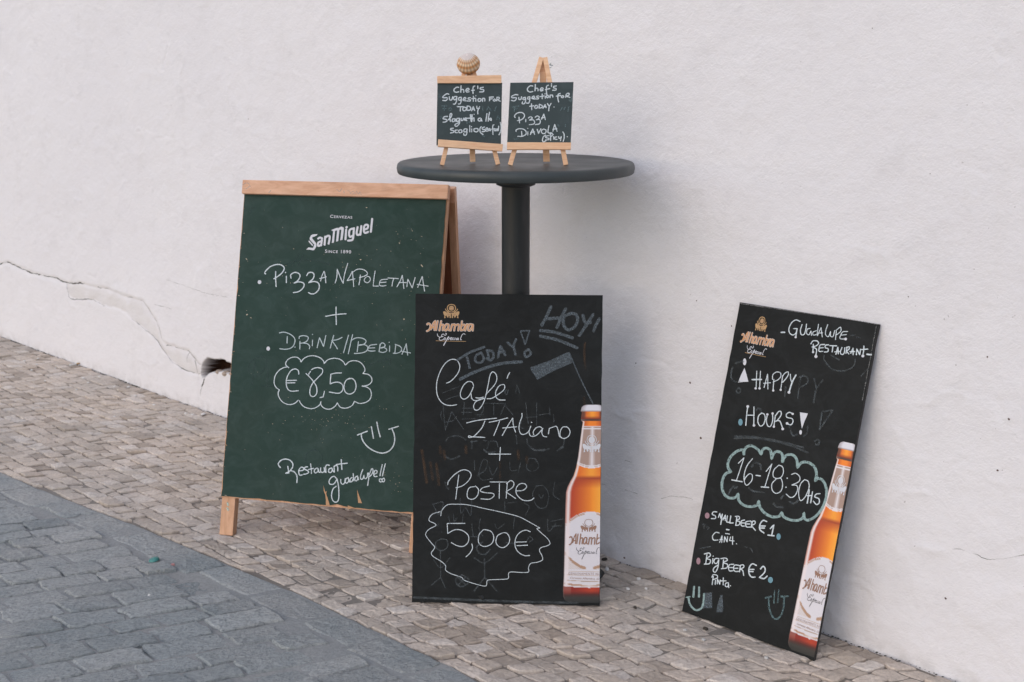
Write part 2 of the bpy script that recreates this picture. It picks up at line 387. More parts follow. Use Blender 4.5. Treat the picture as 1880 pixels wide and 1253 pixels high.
CS = np.array([.927, .375]) ; SH = .466      # direction of the short joints (skewed to the wall)
def stone_mesh(corners, top, rim, drop, inset, tilt, jit, rnd, sub=3):
    """corners: 4 points (a,b); returns verts, faces"""
    C = np.array(corners); ctr = C.mean(0); out = []
    for k in range(4):
        p, q = C[k], C[(k + 1) % 4]
        for i in range(sub):
            t = i / sub
            if i == 0:      # knock the corner off a little
                r = p + (ctr - p) * rnd.uniform(.015, .055)
            else: r = p * (1 - t) + q * t
            out.append(r + np.array([rnd.gauss(0, jit), rnd.gauss(0, jit)]))
    O = np.array(out); n = len(O); V = []; tx, ty = tilt
    def zz(P, base): return base + tx * (P[0] - ctr[0]) + ty * (P[1] - ctr[1])
    ins = ctr + (O - ctr) * (1 - inset)
    ins2 = ctr + (O - ctr) * (1 - inset) * .52
    for P in O: V.append(gpt(P[0], P[1], -.03))
    for P in O: V.append(gpt(P[0], P[1], zz(P, top - drop + rnd.gauss(0, .0006))))
    for P in ins: V.append(gpt(P[0], P[1], zz(P, top - rim * .25 + rnd.gauss(0, .0007))))
    for P in ins2: V.append(gpt(P[0], P[1], zz(P, top + rnd.gauss(0, .0007))))
    V.append(gpt(ctr[0], ctr[1], top + rnd.gauss(0, .0007)))
    Fc = []
    for r in range(3):
        for k in range(n): Fc.append((r * n + k, r * n + (k + 1) % n, (r + 1) * n + (k + 1) % n, (r + 1) * n + k))
    for k in range(n): Fc.append((3 * n + k, 3 * n + (k + 1) % n, 4 * n))
    Fc = [f[::-1] for f in Fc]
    return V, Fc
def stone_area(corners):
    q = [project(gpt(*c)) for c in corners]; cx = sum(x for x, y in q) / 4; cy = sum(y for x, y in q) / 4
    vis = -20 < cx < 1900 and 0 < cy < 1273
    ar = abs(sum(q[i][0] * q[(i + 1) % 4][1] - q[(i + 1) % 4][0] * q[i][1] for i in range(4))) / 2
    # hidden behind the three boards
    hid = (770 < cx < 1095 and cy < 1100) or (415 < cx < 750 and cy < 905 + (cx - 415) * .09) or (cx > 1262 and cx < 1490 and cy < 1110 + (cx - 1250) * .36)
    return (ar if vis and not hid else 0), vis
def emit(stones, name, restname, mt, parent, limit=300):
    stones.sort(key=lambda s: -s[0]); rnd = random.Random(3)
    for ar, V, Fc, tone in stones[:limit]:
        if ar <= 0: break
        o = mk(name, V, Fc, mt, parent); at = o.data.attributes.new('tone', 'FLOAT', 'POINT'); at.data.foreach_set('value', [tone] * len(V))
    n1 = sum(1 for s in stones[:limit] if s[0] > 0); rest = stones[n1:]
    if rest:
        VV = []; FF = []; TT = []
        for ar, V, Fc, tone in rest:
            b = len(VV); VV += V; FF += [tuple(b + i for i in f) for f in Fc]; TT += [tone] * len(V)
        o = mk(restname, VV, FF, mt, parent); at = o.data.attributes.new('tone', 'FLOAT', 'POINT'); at.data.foreach_set('value', TT); o['kind'] = 'stuff'
def sidewalk():
    rnd = random.Random(11); st = []; LB = .0455; nrow = 17; bw = [0.004]
    while bw[-1] < 1.2: bw.append(bw[-1] + LB * rnd.uniform(.86, 1.14))
    def B(j, a): return bw[j] + (.008 * vnoise(np.array([a * 2.3 + j * .35]), np.array([j * .31]), 77)[0] + .004 * vnoise(np.array([a * 9.]), np.array([j * .9]), 78)[0]) * (1 if j > 0 else .2)
    for j in range(len(bw) - 1):
        a = -3.2 + rnd.random() * .06 + SH * bw[j]; prev = None
        while a < 6.4:
            L = .0515 * rnd.choice([rnd.uniform(.75, 1.0), rnd.uniform(.92, 1.25), rnd.uniform(1.0, 1.45)]) * (.93 if j == 0 else 1)
            sk = rnd.gauss(0, .007)
            a0, a1 = a, a + L; b_ = (bw[j + 1] - bw[j]); shl = SH * b_
            if prev is None: prev = (a0, a0 + shl)
            cur = (a1, a1 + shl + sk)
            mid = (a0 + a1) / 2; e = float(edge(mid))
            if bw[j] + .014 < e:
                gp = rnd.uniform(.0011, .0026)
                cs = [(prev[0] + gp, B(j, prev[0]) + gp), (cur[0] - gp, B(j, cur[0]) + gp), (cur[1] - gp, B(j + 1, cur[1]) - gp), (prev[1] + gp, B(j + 1, prev[1]) - gp)]
                cs = [(x, min(y, float(edge(x)) - .003 + .003 * vnoise(np.array([x * 22]), np.array([.5]), 9)[0])) for x, y in cs]
                if min(cs[2][1] - cs[1][1], cs[3][1] - cs[0][1]) > .014:
                    top = .0005 + rnd.gauss(0, .0020); tone = min(1, max(0, rnd.gauss(.52, .27) - .12 * (j == 0)))
                    V, Fc = stone_mesh(cs, top, .0018, .0030, .09, (rnd.gauss(0, .05), rnd.gauss(0, .05)), .0013, rnd)
                    ar, vis = stone_area(cs); st.append((ar, V, Fc, tone))
            prev = cur; a = a1
    emit(st, 'paving_stone', 'small_paving_stones', LIME, pavement)
sidewalk()
def setts():
    rnd = random.Random(23); st = []
    # a border course laid along the pavement edge, then rows across the street
    a = -1.6
    W0 = .105
    while a < 4.4:
        L = rnd.uniform(.13, .24); gp = rnd.uniform(.0025, .006); w = W0 * rnd.uniform(.85, 1.1)
        cs = [(a + gp, float(edge(a)) + .006), (a + L - gp, float(edge(a + L)) + .006), (a + L - gp + SH * w * .7, float(edge(a + L)) + w), (a + gp + SH * w * .7, float(edge(a)) + w)]
        V, Fc = stone_mesh(cs, .0008 + rnd.gauss(0, .0012), .002, .004, .08, (rnd.gauss(0, .012), rnd.gauss(0, .02)), .003, rnd, 4)
        ar, vis = stone_area(cs); st.append((ar, V, Fc, min(1, max(0, rnd.gauss(.5, .25))))); a += L
    # rows: long axis c across, short axis along the wall
    rowp = .085; k = 0; row0 = -2.6
    while row0 < 4.6:
        p = rowp * rnd.uniform(.85, 1.15); t = .86 + rnd.uniform(-.08, .06)          # t = distance b of the row start
        while t < 2.05:
            Lc = rnd.uniform(.10, .19) * .906; g1 = rnd.uniform(.0018, .0045); g2 = rnd.uniform(.002, .0055)
            def Q(tt, s):  # tt: b , s: 0..1 across the row
                return (row0 + SH * tt + s * p + .004 * vnoise(np.array([tt * 5.]), np.array([row0 * 7.]), 55)[0], tt + .005 * (s - .5) * rnd.uniform(-1, 1))
            b0 = t + g1; b1 = t + Lc - g1
            lim = float(edge(row0 + SH * t)) + W0 + .012
            if b1 > lim + .04:
                b0 = max(b0, lim); s0 = g2 / p; s1 = 1 - g2 / p
                cs = [Q(b0, s0), Q(b0, s1), Q(b1, s1), Q(b1, s0)]
                V, Fc = stone_mesh(cs[::-1], .0024 + rnd.gauss(0, .0028), .0016, .0048, .055, (rnd.gauss(0, .025), rnd.gauss(0, .022)), .0024, rnd, 4)
                V = V; ar, vis = stone_area(cs); st.append((ar, V, [f[::-1] for f in Fc], min(1, max(0, rnd.gauss(.5, .3)))))
            t += Lc
        row0 += p
    emit(st, 'sett', 'far_setts', BASALT, street)
setts()

# ------------------------------------------------------------------ the wall
def Z4(s):  # points read off the photo, first tuple = origin and scale
    o, *pts = s; return [tuple(on_wall(o[0] + x / o[2], o[1] + y / o[2])) for x, y in pts]
CR = (0, 420, 3.686)
CR_MAIN = Z4([CR, (-60, 250), (0, 240), (50, 228), (120, 262), (200, 297), (280, 315), (370, 335), (450, 368), (570, 372), (640, 395), (720, 410), (850, 460), (960, 485), (1040, 600), (1080, 670), (1100, 740), (1130, 785), (1200, 805), (1280, 835), (1350, 920)])
CR_LOW = Z4([CR, (450, 368), (465, 445), (490, 475), (560, 478), (630, 480), (700, 520), (790, 538), (860, 570), (900, 610), (1000, 690), (1060, 740), (1130, 840), (1190, 910), (1270, 960), (1350, 985)])
HOLE = [tuple(on_wall(x, y)) for x, y in ((368, 684), (371, 670), (378, 662), (392, 659), (408, 661), (424, 671), (440, 676), (455, 690), (440, 697), (424, 688), (410, 683), (396, 681), (384, 684), (376, 692), (370, 691))]
def pdist(A, Z, poly, closed=False):
    D = np.full(A.shape, 9.0); pts = list(poly) + ([poly[0]] if closed else [])
    for (a0, z0), (a1, z1) in zip(pts[:-1], pts[1:]):
        dx, dz = a1 - a0, z1 - z0; L2 = dx * dx + dz * dz + 1e-12; t = np.clip(((A - a0) * dx + (Z - z0) * dz) / L2, 0, 1)
        D = np.minimum(D, np.hypot(A - a0 - t * dx, Z - z0 - t * dz))
    return D
def inside(A, Z, poly):
    r = np.zeros(A.shape, bool); n = len(poly)
    for i in range(n):
        (x0, y0), (x1, y1) = poly[i], poly[(i + 1) % n]
        c = ((y0 > Z) != (y1 > Z)) & (A < (x1 - x0) * (Z - y0) / (y1 - y0 + 1e-12) + x0); r ^= c
    return r
def relief(A, Z):
    r = .008 * fbm(A, Z, .75, 2, 101) + .0030 * fbm(A, Z, .22, 3, 111) + .0020 * fbm(A * .7 + Z * .3, Z, .055, 3, 121)
    rid = 1 - np.abs(fbm(A, Z * 1.2, .34, 4, 131)) * 2.2; r = r + .0013 * np.clip(rid, 0, 1) ** 6
    rid = 1 - np.abs(fbm(A + .3, Z, .15, 3, 141)) * 2.4; msk = np.clip(fbm(A, Z, .6, 2, 151) * 2, 0, 1); r = r + .0014 * np.clip(rid, 0, 1) ** 8 * msk
    # rougher, scuffed plaster low on the wall at the right
    low = np.clip(1 - Z / .75, 0, 1) * np.clip((.8 - A) / .8, 0, 1); r = r + low * .0050 * fbm(A, Z, .07, 4, 161)
    return r
def build_wall():
    aa = np.concatenate([np.arange(-7, -1.7, .12), np.arange(-1.7, 1.6, .006), np.arange(1.6, 2.75, .005), np.arange(2.75, 4.7, .008), np.arange(4.7, 10, .12)])
    zz = np.concatenate([np.arange(-.05, 1.15, .0055), np.arange(1.15, 2.35, .0075), np.arange(2.35, 5.0, .12)])
    A, Z = np.meshgrid(aa, zz, indexing='ij'); R = relief(A, Z)
    jx = .010 * fbm(A, Z, .05, 3, 201)
    yj = .007 * fbm(A, Z, .04, 3, 211)
    # plaster below the crack stands a little proud
    cz = np.interp(A[:, 0], [p[0] for p in CR_MAIN][::-1], [p[1] for p in CR_MAIN][::-1])[:, None]
    sel = (A > CR_MAIN[-1][0]) & (A < 4.6); dz = cz + yj - Z
    R = R + np.where(sel, .0045 * np.clip(dz / .02, 0, 1) * np.exp(-np.clip(dz, 0, 9) / .25), 0)
    dm = pdist(A + jx, Z + yj, CR_MAIN); dl = pdist(A + jx, Z + yj, CR_LOW)
    R = R - .0035 * np.exp(-(dm / .006) ** 2) - .0022 * np.exp(-(dl / .005) ** 2)
    band = inside(A + jx, Z + yj, CR_MAIN[7:] + CR_LOW[::-1]); R = R - band * .003
    bare = np.where(band, .55 + .35 * fbm(A, Z, .05, 3, 221), 0) * np.clip(dm / .01, 0, 1)
    bare = np.maximum(bare, .35 * np.exp(-(dm / .012) ** 2))
    h = inside(A + jx * 1.2, Z + yj * 1.2, HOLE); dh_ = pdist(A + jx * 1.2, Z + yj * 1.2, HOLE, True)
    R = np.where(h, R - .022 - np.clip(dh_ * 9, 0, .06) - .008 * (fbm(A, Z, .02, 2, 231) + 1), R)
    hole_brown = np.where(h, 1.0, .45 * np.exp(-(dh_ / .003) ** 2))  # mask for the dark brown colour inside the hole and on its rim
    # trowel scars and lifted flakes of old limewash
    rs = random.Random(77)
    for _ in range(230):
        a0, z0 = rs.uniform(-1.6, 4.2), rs.uniform(.05, 2.2); L = rs.uniform(.03, .16); an = rs.gauss(0, .7) - .25; am = rs.uniform(.0006, .0020) * rs.choice((-1, 1, 1)); wd = rs.uniform(.003, .006)
        if z0 < .8 and a0 < 1.2: am *= 1.5
        pts = [(a0, z0)]
        for _k in range(4): an += rs.gauss(0, .5); pts.append((pts[-1][0] + L / 4 * cos(an), pts[-1][1] + L / 4 * sin(an)))
        i0, i1 = np.searchsorted(aa, (a0 - .2, a0 + .2)); k0, k1 = np.searchsorted(zz, (z0 - .2, z0 + .2)); SA, SZ = A[i0:i1, k0:k1], Z[i0:i1, k0:k1]
        if SA.size == 0: continue
        d = pdist(SA, SZ, pts); up = SZ - z0 - (SA - a0) * .1
        R[i0:i1, k0:k1] += am * np.exp(-(d / wd) ** 2) + abs(am) * .6 * np.exp(-(d / (wd * 5)) ** 2) * (up < 0)
    P = WA + A[..., None] * DH + (R - BATTER * Z)[..., None] * NH; P[..., 2] = Z
    na, nz = A.shape; idx = np.arange(na * nz).reshape(na, nz); q = np.stack([idx[:-1, :-1], idx[:-1, 1:], idx[1:, 1:], idx[1:, :-1]], -1).reshape(-1, 4)
    me = bpy.data.meshes.new('wall'); me.vertices.add(na * nz); me.vertices.foreach_set('co', P.reshape(-1)); me.loops.add(q.size); me.loops.foreach_set('vertex_index', q.reshape(-1).astype(np.int32))
    me.polygons.add(len(q)); me.polygons.foreach_set('loop_start', np.arange(0, q.size, 4, dtype=np.int32)); me.polygons.foreach_set('loop_total', np.full(len(q), 4, dtype=np.int32))
    me.update(calc_edges=True); me.validate(); me.polygons.foreach_set('use_smooth', np.ones(len(q), bool)); me.materials.append(PLASTER)
    for nm, arr in (('hole_brown', hole_brown), ('bare', bare)):
        at = me.attributes.new(nm, 'FLOAT', 'POINT'); at.data.foreach_set('value', np.ascontiguousarray(arr, dtype=np.float32).reshape(-1))
    o = bpy.data.objects.new('wall', me); COL.objects.link(o)
    tag(o, 'white limewashed plaster wall with a long crack and a broken hole low down', 'wall'); return o
wall = build_wall()
CRACK_DARK = mat('crack_dark_olive', (.065, .058, .042), .95)  # dark olive colour of the flat ribbons laid along the cracks
def crack(pts, w, seed, parent=wall, name='crack', gaps=.0):
    rnd = random.Random(seed); P = spline(pts, .006); n = len(P); T = np.gradient(P, axis=0); ln = np.linalg.norm(T, axis=1)[:, None]; ln[ln == 0] = 1; T /= ln; N = np.c_[-T[:, 1], T[:, 0]]
    V = []; Fc = []; k = np.arange(n)
    jt = .004 * fbm(k * .006, k * 0., .02, 3, seed) if n else 0
    P = P + N * jt[:, None]; wd = w * np.clip(.55 + 1.1 * fbm(k * .006, k * 0. + 3, .03, 3, seed + 1), 0.03, 2)
    on = fbm(k * .006, k * 0. + 7, .10, 2, seed + 2) > (gaps * 2 - 1)
    r = relief(P[:, 0], P[:, 1])
    for i in range(n):
        for s in (-1, 1):
            a, z = P[i] + N[i] * s * wd[i] / 2; V.append(wallpt(a, z, r[i] + .0125))
    for i in range(n - 1):
        if on[i]: Fc.append((2 * i, 2 * i + 1, 2 * i + 3, 2 * i + 2))
    return mk(name, V, Fc, CRACK_DARK, parent)
def hug(o, off=.0006):
    m = o.modifiers.new('hug', 'SHRINKWRAP'); m.target = wall; m.offset = off; m.wrap_method = 'PROJECT'; m.use_negative_direction = True; m.use_positive_direction = True
    m.use_project_x = False; m.use_project_y = False; m.use_project_z = False; return o
def crack_on(pts, w, seed, gaps):
    o = crack(pts, w, seed, gaps=gaps)
    # sit every vertex on the plaster it runs over
    return o
from mathutils.bvhtree import BVHTree
_bv = BVHTree.FromPolygons([v.co[:] for v in wall.data.vertices], [tuple(p.vertices) for p in wall.data.polygons])
def settle(o, off=.0008):
    d = Vector(-NH)
    for v in o.data.vertices:
        h = _bv.ray_cast(v.co + Vector(NH) * .08, d)
        if h[0] is not None: v.co = h[0] + Vector(NH) * off
for pts, w, sd_, gp in (
    (CR_MAIN[:9], .0062, 1, .18), (CR_MAIN[8:14], .0020, 2, .45), (CR_MAIN[13:16], .0032, 3, .35), (CR_MAIN[16:], .0040, 4, .1),
    (CR_LOW[:5], .0030, 5, .3), (CR_LOW[4:9], .0016, 6, .5), (CR_LOW[8:], .0022, 7, .4),
    (Z4([CR, (1280, 835), (1272, 880), (1270, 960)]), .0024, 8, .05), (Z4([CR, (1320, 890), (1332, 930), (1340, 975)]), .0024, 9, .05),
    (Z4([CR, (1392, 982), (1380, 1030), (1368, 1072)]), .0070, 10, .0), (Z4([CR, (1366, 1072), (1358, 1110), (1350, 1160)]), .0016, 11, .3),
    (Z4([CR, (1130, 345), (1230, 380), (1380, 430), (1480, 455), (1600, 470)]), .0011, 12, .4),
    (Z4([CR, (950, 485), (1080, 520), (1200, 550)]), .0011, 13, .4),
    (Z4([(1100, 250, 1.79), (0, 1140), (90, 1160), (180, 1190), (250, 1182), (310, 1195)]), .0009, 14, .45),
    (Z4([(1100, 250, 1.79), (0, 1035), (50, 1060), (110, 1070)]), .0010, 15, .4),
    (Z4([(1100, 950, 2.41), (1390, 165), (1450, 175), (1570, 140), (1650, 160), (1740, 190), (1880, 168)]), .0012, 16, .4),
    (Z4([(1100, 950, 2.41), (1080, 230), (1120, 240), (1090, 290), (1120, 345)]), .0008, 17, .5),
    ):
    o = crack_on(pts, w, sd_, gp)
    if o: settle(o)
# rubble showing in the hole
def lump(c, r, seed, sx=(1, 1, 1), n=7, m=10):
    rnd = random.Random(seed); V = []; Fc = []
    for i in range(n + 1):
        for k in range(m):
            th, ph = pi * i / n, 2 * pi * k / m; q = 1 + rnd.uniform(-.16, .16)
            V.append((c[0] + r * sx[0] * sin(th) * cos(ph) * q, c[1] + r * sx[1] * sin(th) * sin(ph) * q, c[2] + r * sx[2] * cos(th) * q))
    for i in range(n):
        for k in range(m): Fc.append((i * m + k, (i + 1) * m + k, (i + 1) * m + (k + 1) % m, i * m + (k + 1) % m))
    return V, Fc
RUB = mat('rubble_in_hole', (.42, .34, .28), .95)
for i, (x, y, r) in enumerate(((398, 684, .015), (412, 687, .019), (388, 686, .008), (424, 688, .016))):
    a, z = on_wall(x, y); V, Fc = lump(wallpt(a, z, -.012), r, 40 + i, (1.1, 1.1, .55)); mk('rubble', V, Fc, RUB, wall)
# tiny dark pits and stains in the plaster
SPOT = mat('dark_pit', (.10, .06, .05), .95)
def pits():
    rnd = random.Random(5); V = []; Fc = []
    spots = [(1266, 703, 1.9), (1286, 805, 1.9), (1168, 667, 1.2), (1280, 552, 1.1), (1852, 770, 1.5), (1830, 865, 1.3), (1812, 656, 1.1), (1343, 599, 1.2), (1735, 1100, 1.8), (1150, 1023, 2.2), (1668, 545, 1.0), (1420, 1000, 1.)] + \
        [(rnd.uniform(20, 1860), rnd.uniform(20, 900), rnd.uniform(.3, .7)) for _ in range(46)]
    for x, y, r in spots:
        a, z = on_wall(x, y); b = len(V); m = 7; rr = r * .0017
        for k in range(m):
            q = rnd.uniform(.6, 1.2); p = wallpt(a + rr * q * cos(2 * pi * k / m), z + rr * q * sin(2 * pi * k / m), 0)
            h = _bv.ray_cast(Vector(p + NH * .08), Vector(-NH)); V.append(np.array(h[0]) + NH * .0009 if h[0] else p)
        Fc.append(tuple(range(b, b + m)))
    o = mk('pits', V, Fc, SPOT, wall); o['kind'] = 'stuff'
pits()
# moss and grit in the seam between wall and pavement
def seam():
    rnd = random.Random(9); V = []; Fc = []; a = -1.7
    while a < 4.6:
        w = rnd.uniform(.0012, .0036) * (1 + .6 * vnoise(np.array([a * 3.1]), np.array([.2]), 3)[0]); r = float(relief(np.array([[a]]), np.array([[0.01]]))[0, 0])
        b = len(V); q = lump(gpt(a, .0035 + r + rnd.uniform(-.002, .003), -.001), w, rnd.randint(0, 9999), (1.5, 1, .45), 4, 6); V += q[0]; Fc += [tuple(b + i for i in f) for f in q[1]]
        a += rnd.uniform(.006, .016)
    m = mat('seam_moss', (.05, .052, .042), 1.0); o = mk('moss', V, Fc, m); tag(o, 'dark moss and grit in the seam at the foot of the wall', 'moss', kind='stuff')
seam()

# ------------------------------------------------------------------ table
table = thing('table', 'tall round charcoal plastic table on one pole, standing against the white wall', 'table', BASE)
TZ = 1.0985
V, Fc = lathe([(0.0001, TZ - .0012), (.262, TZ - .001), (.272, TZ + .0006), (.289, TZ), (.2945, TZ - .0012), (.2975, TZ - .004), (.2992, TZ - .009), (.3, TZ - .014), (.2982, TZ - .0245), (.2965, TZ - .0265), (.290, TZ - .026), (.286, TZ - .014), (.06, TZ - .014), (.055, TZ - .048), (.0001, TZ - .048)], BASE, 96)
mk('tabletop', V, [f[::-1] for f in Fc], TABLE, table, smooth=True)
V, Fc = lathe([(.036, .03), (.036, TZ - .05)], BASE, 40); mk('pole', V, Fc, POLE, table, smooth=True)
V, Fc = lathe([(.0001, TZ - .047), (.05, TZ - .047), (.05, TZ - .058), (.040, TZ - .062), (.0362, TZ - .062)], BASE, 40); mk('pole_bracket', V, Fc, POLE, table, smooth=True)
V, Fc = lathe([(.0001, .075), (.045, .075), (.058, .055), (.06, .02), (.0001, .02)], BASE, 32); mk('hub', V, Fc, POLE, table, smooth=True)
for k in range(4):
    an = -.40 + k * pi / 2; d = np.array([cos(an), sin(an), 0]); s = np.array([-sin(an), cos(an), 0]); V = []; Fc = []
    L = .252 if k != 1 else .215
    for r, w, z0, z1 in ((.04, .055, .018, .066), (.12, .050, .016, .048), (.2, .044, .012, .034), (L - .012, .040, .010, .026), (L, .030, .011, .020)):
        for sw, z in ((-.5, z0), (.5, z0), (.5, z1 - .006), (.36, z1), (-.36, z1), (-.5, z1 - .006)): V.append(BASE + d * r + s * w * sw + np.array([0, 0, z]))
    for i in range(4):
        for j in range(6): Fc.append((i * 6 + j, i * 6 + (j + 1) % 6, (i + 1) * 6 + (j + 1) % 6, (i + 1) * 6 + j))
    Fc += [tuple(range(5, -1, -1)), tuple(range(24, 30))]
    ft = mk('foot', V, Fc, POLE, table)
    V, Fc = lathe([(.0001, .012), (.016, .012), (.018, .002), (.0001, .0)], BASE + d * (L - .025), 14); mk('foot_pad', V, Fc, POLE, ft)

# ------------------------------------------------------------------ green A-board
AF = leaning((-.8567, 3.1155, .002), -13.01, .6222, 1.0425, 16.76)
AFs = Sheet(AF, [(451, 333), (823, 345), (402, 984), (775, 1019)], 0.004)
def av(x, y): return AFs.H([(x, y)])[0]
aboard = thing('sandwich_board', 'tall green chalkboard A-frame with pine legs offering pizza for 8,50 euros', 'chalkboard sign', AF.o + AF.e * .3)
vb = float(av(407, 915)[1]); vt = float(av(449, 358)[1])
rnd = random.Random(4)
def ragged(w, v0, v1, n=26, amp=.0022, seed=1):
    r = random.Random(seed); L = []
    for i in range(n + 1): L.append((w * i / n, v0 + abs(r.gauss(0, amp)) * (1 if 0 < i < n else 0)))
    for i in range(1, 40): L.append((w - abs(r.gauss(0, amp * .6)), v0 + (v1 - v0) * i / 40))
    for i in range(8, -1, -1): L.append((w * i / 8, v1))
    for i in range(39, 0, -1): L.append((abs(r.gauss(0, amp * .6)), v0 + (v1 - v0) * i / 40))
    return L
P_ = ragged(.6222, vb + .0025, vt + .012, seed=2)
V, Fc = slab(AF, P_, .0005, .004); mk('panel', V, Fc, [GREEN, CHIPW], aboard, midx=[0, 1] + [1] * len(P_))
V, Fc = slab(AF, rect(-.002, .6242, vb, vt + .012), -.003, 0); mk('panel_backing', V, Fc, PINEV, aboard)
for a0 in (0, .6222 - .042):
    V, Fc = slab(AF, rect(a0, a0 + .042, 0, AF.h - .004), -.030, -.0035); bevel(mk('leg', V, Fc, PINEV, aboard), .0015)
V, Fc = slab(AF, rect(-.002, .6295, vt, AF.h + .001), -.0034, .019); bevel(mk('top_rail', V, Fc, PINE, aboard), .002)
V, Fc = slab(AF, rect(.0425, .5797, .32, .36), -.026, -.0036); mk('cross_rail', V, Fc, PINE, aboard)
# rear half: hinged at the top, standing steeper
top = AF.P(0, AF.h, -.045); tb = radians(6.5); nb_ = np.array([AF.e[1], -AF.e[0], 0]); ub = np.array([0, 0, cos(tb)]) + nb_ * sin(tb)
hb = (top[2] + .006) / cos(tb); BF = Frame(top + np.array([0, 0, .006]) - ub * hb, AF.e, ub, .6222, hb)
for a0 in (0.004, .6222 - .034):
    V, Fc = slab(BF, rect(a0, a0 + .042, 0, hb - .002), -.020, 0.004); bevel(mk('leg', V, Fc, PINEV, aboard), .0015)
V, Fc = slab(BF, rect(.006, .636, hb - .042, hb + .001), .0045, .022); bevel(mk('top_rail', V, Fc, PINE, aboard), .002)
V, Fc = slab(BF, rect(.018, .6100, .12, hb - .044), .0044, .0080); mk('panel', V, Fc, BROWN, aboard, label='brown rear panel')
V, Fc = slab(BF, rect(.0465, .5875, .32, .36), -.020, -.002); mk('cross_rail', V, Fc, PINE, aboard)
for a0 in (.09, .50):
    c = AF.P(a0, AF.h - .012, -.020); V, Fc = beam(c + AF.e * -.022, c + AF.e * .022, np.array([0, 0, .024]), AF.n * .004); mk('hinge', V, Fc, POLE, aboard)

G1 = (460, 470, 5.529); G2 = (490, 600, 6.714); G3 = (500, 760, 7.231)
AFs.draw('handwriting', INK, aboard, [(*G1, 2.5, "160,195 150,185 165,160 210,120 270,100 320,105 350,135 335,175 300,210 245,245;263,172 262,230 268,325;372,218 373,285;364,180 365,184;420,240 418,205 455,182 495,190 512,215 500,250 478,275 450,290 / 500,278 545,290 553,318 530,355 490,380 445,387;580,215 600,185 640,185 655,210 645,245 620,270 600,287 / 650,275 690,285 708,315 700,360 665,395 630,402 598,388;95,268 98,288"),
   (*G1, 1.9, "722,270 735,220 757,170 / 768,215 775,290;712,245 780,228;868,292 885,230 890,150 / 915,220 950,297 / 965,200 997,92;990,268 1020,220 1043,172 / 1050,240 1057,330;1000,265 1070,250;1050,180 1090,155 1140,152 1185,175 1195,205 1160,225 1115,238;1125,210 1120,260 1110,312;1185,230 1165,255 1170,280 1200,290 1225,265 1220,235 1195,225;1275,172 1265,230 1255,325 / 1310,325;1400,255 1340,262 1322,285 1320,315 1345,325 1385,320;1325,288 1385,285;1405,243 1510,250;1462,248 1450,290 1445,325;1495,333 1530,270 1550,215 / 1558,280 1565,352;1515,290 1590,290;1595,333 1605,255 / 1650,345 / 1680,240;1705,340 1730,280 1752,228 / 1762,300 1775,380;1700,310 1810,328")])
AFs.draw('plus_sign', INK, aboard, [(*G1, 2.3, "772,630 880,612 980,605;878,535 877,620 880,715")])
AFs.draw('handwriting', INKT, aboard, [(*G2, 2.1, "165,95 215,85 285,105 340,145 358,190 340,250 300,285 240,297 170,290;262,140 260,222;357,268 358,272;408,165 415,140 460,130 510,140 522,165 500,200 455,220 415,222;420,200 418,295;455,220 510,230 540,260 535,292;575,185 573,255;575,114 575,117;630,278 660,155 / 710,265 / 738,128;835,128 812,210 792,285;938,152 880,180 810,190 / 845,235 882,295;1018,125 985,240 957,342;1068,118 1040,240 1015,355;1060,185 1110,160 1180,162 1228,188 1230,215 1200,240 1140,255;1140,205 1125,330;1150,245 1220,245 1255,275 1240,320 1180,345 1090,352;1365,240 1290,250 1262,280 1258,310 1290,322 1345,320;1262,285 1340,282;1400,250 1430,222 1460,235 1465,260 1440,280 1405,285 / 1445,278 1485,300 1480,325 1440,340 1395,330;1408,235 1392,330;1523,260 1522,328;1518,214 1518,217;1590,240 1650,265 1670,300 1650,335 1600,352 1568,350;1598,245 1588,345;1675,362 1705,295 1728,232 / 1735,300 1745,375;1670,325 1780,347")])
AFs.polys('bullet_dot', PRINTW, aboard, [(*G1, ell(98, 278, 19, 20)), (*G2, ell(26, 288, 22, 26))])
AFs.draw('price_cloud', INK, aboard, [(*G2, 2.0, "280,525 245,490 245,460 275,420 330,395 385,398 420,425 432,455 / 470,410 530,382 600,380 670,405 710,445 718,475 / 760,430 830,410 900,418 950,450 978,495 / 1030,450 1100,440 1160,460 1205,510 1218,560 1195,598 / 1260,610 1300,650 1300,700 1265,735 1215,750 1180,752 / 1240,765 1285,800 1297,860 1275,920 1220,955 1150,965 1090,940 / 1060,990 1000,1020 940,1020 905,1000 880,958 / 850,1000 800,1032 740,1032 695,1005 675,970 678,940 / 660,985 600,1022 540,1028 470,1005 430,965 412,930;398,925 350,965 280,978 210,950 165,895 150,840 165,797 / 120,760 100,700 115,620 160,560 215,525 260,515")])
AFs.draw('price', INK, aboard, [(*G2, 2.2, "405,605 398,560 360,540 310,560 265,630 250,710 265,780 310,812 400,808;248,682 378,680;262,712 358,710;495,597 540,640 590,700 625,765 625,840 590,880 550,865 543,800 575,720 640,650 695,590 695,545 650,525 600,530 562,550;550,570 528,605;720,815 705,885 / 665,893;930,590 860,592 800,605 / 790,725 / 850,705 910,710 948,750 940,810 890,840 780,825;1030,655 985,685 962,750 975,820 1025,850 1085,825 1110,760 1095,690 1055,658 1010,668")])
AFs.draw('smiley', INK, aboard, [(*G3, 2.6, "1140,300 1270,250;1555,225 1682,185;1190,285 1205,360 1260,440 1350,505 1460,538 1550,515 1610,450 1632,370 1625,290 1595,215;1325,190 1340,270 1353,343;1398,130 1415,220 1442,325")])
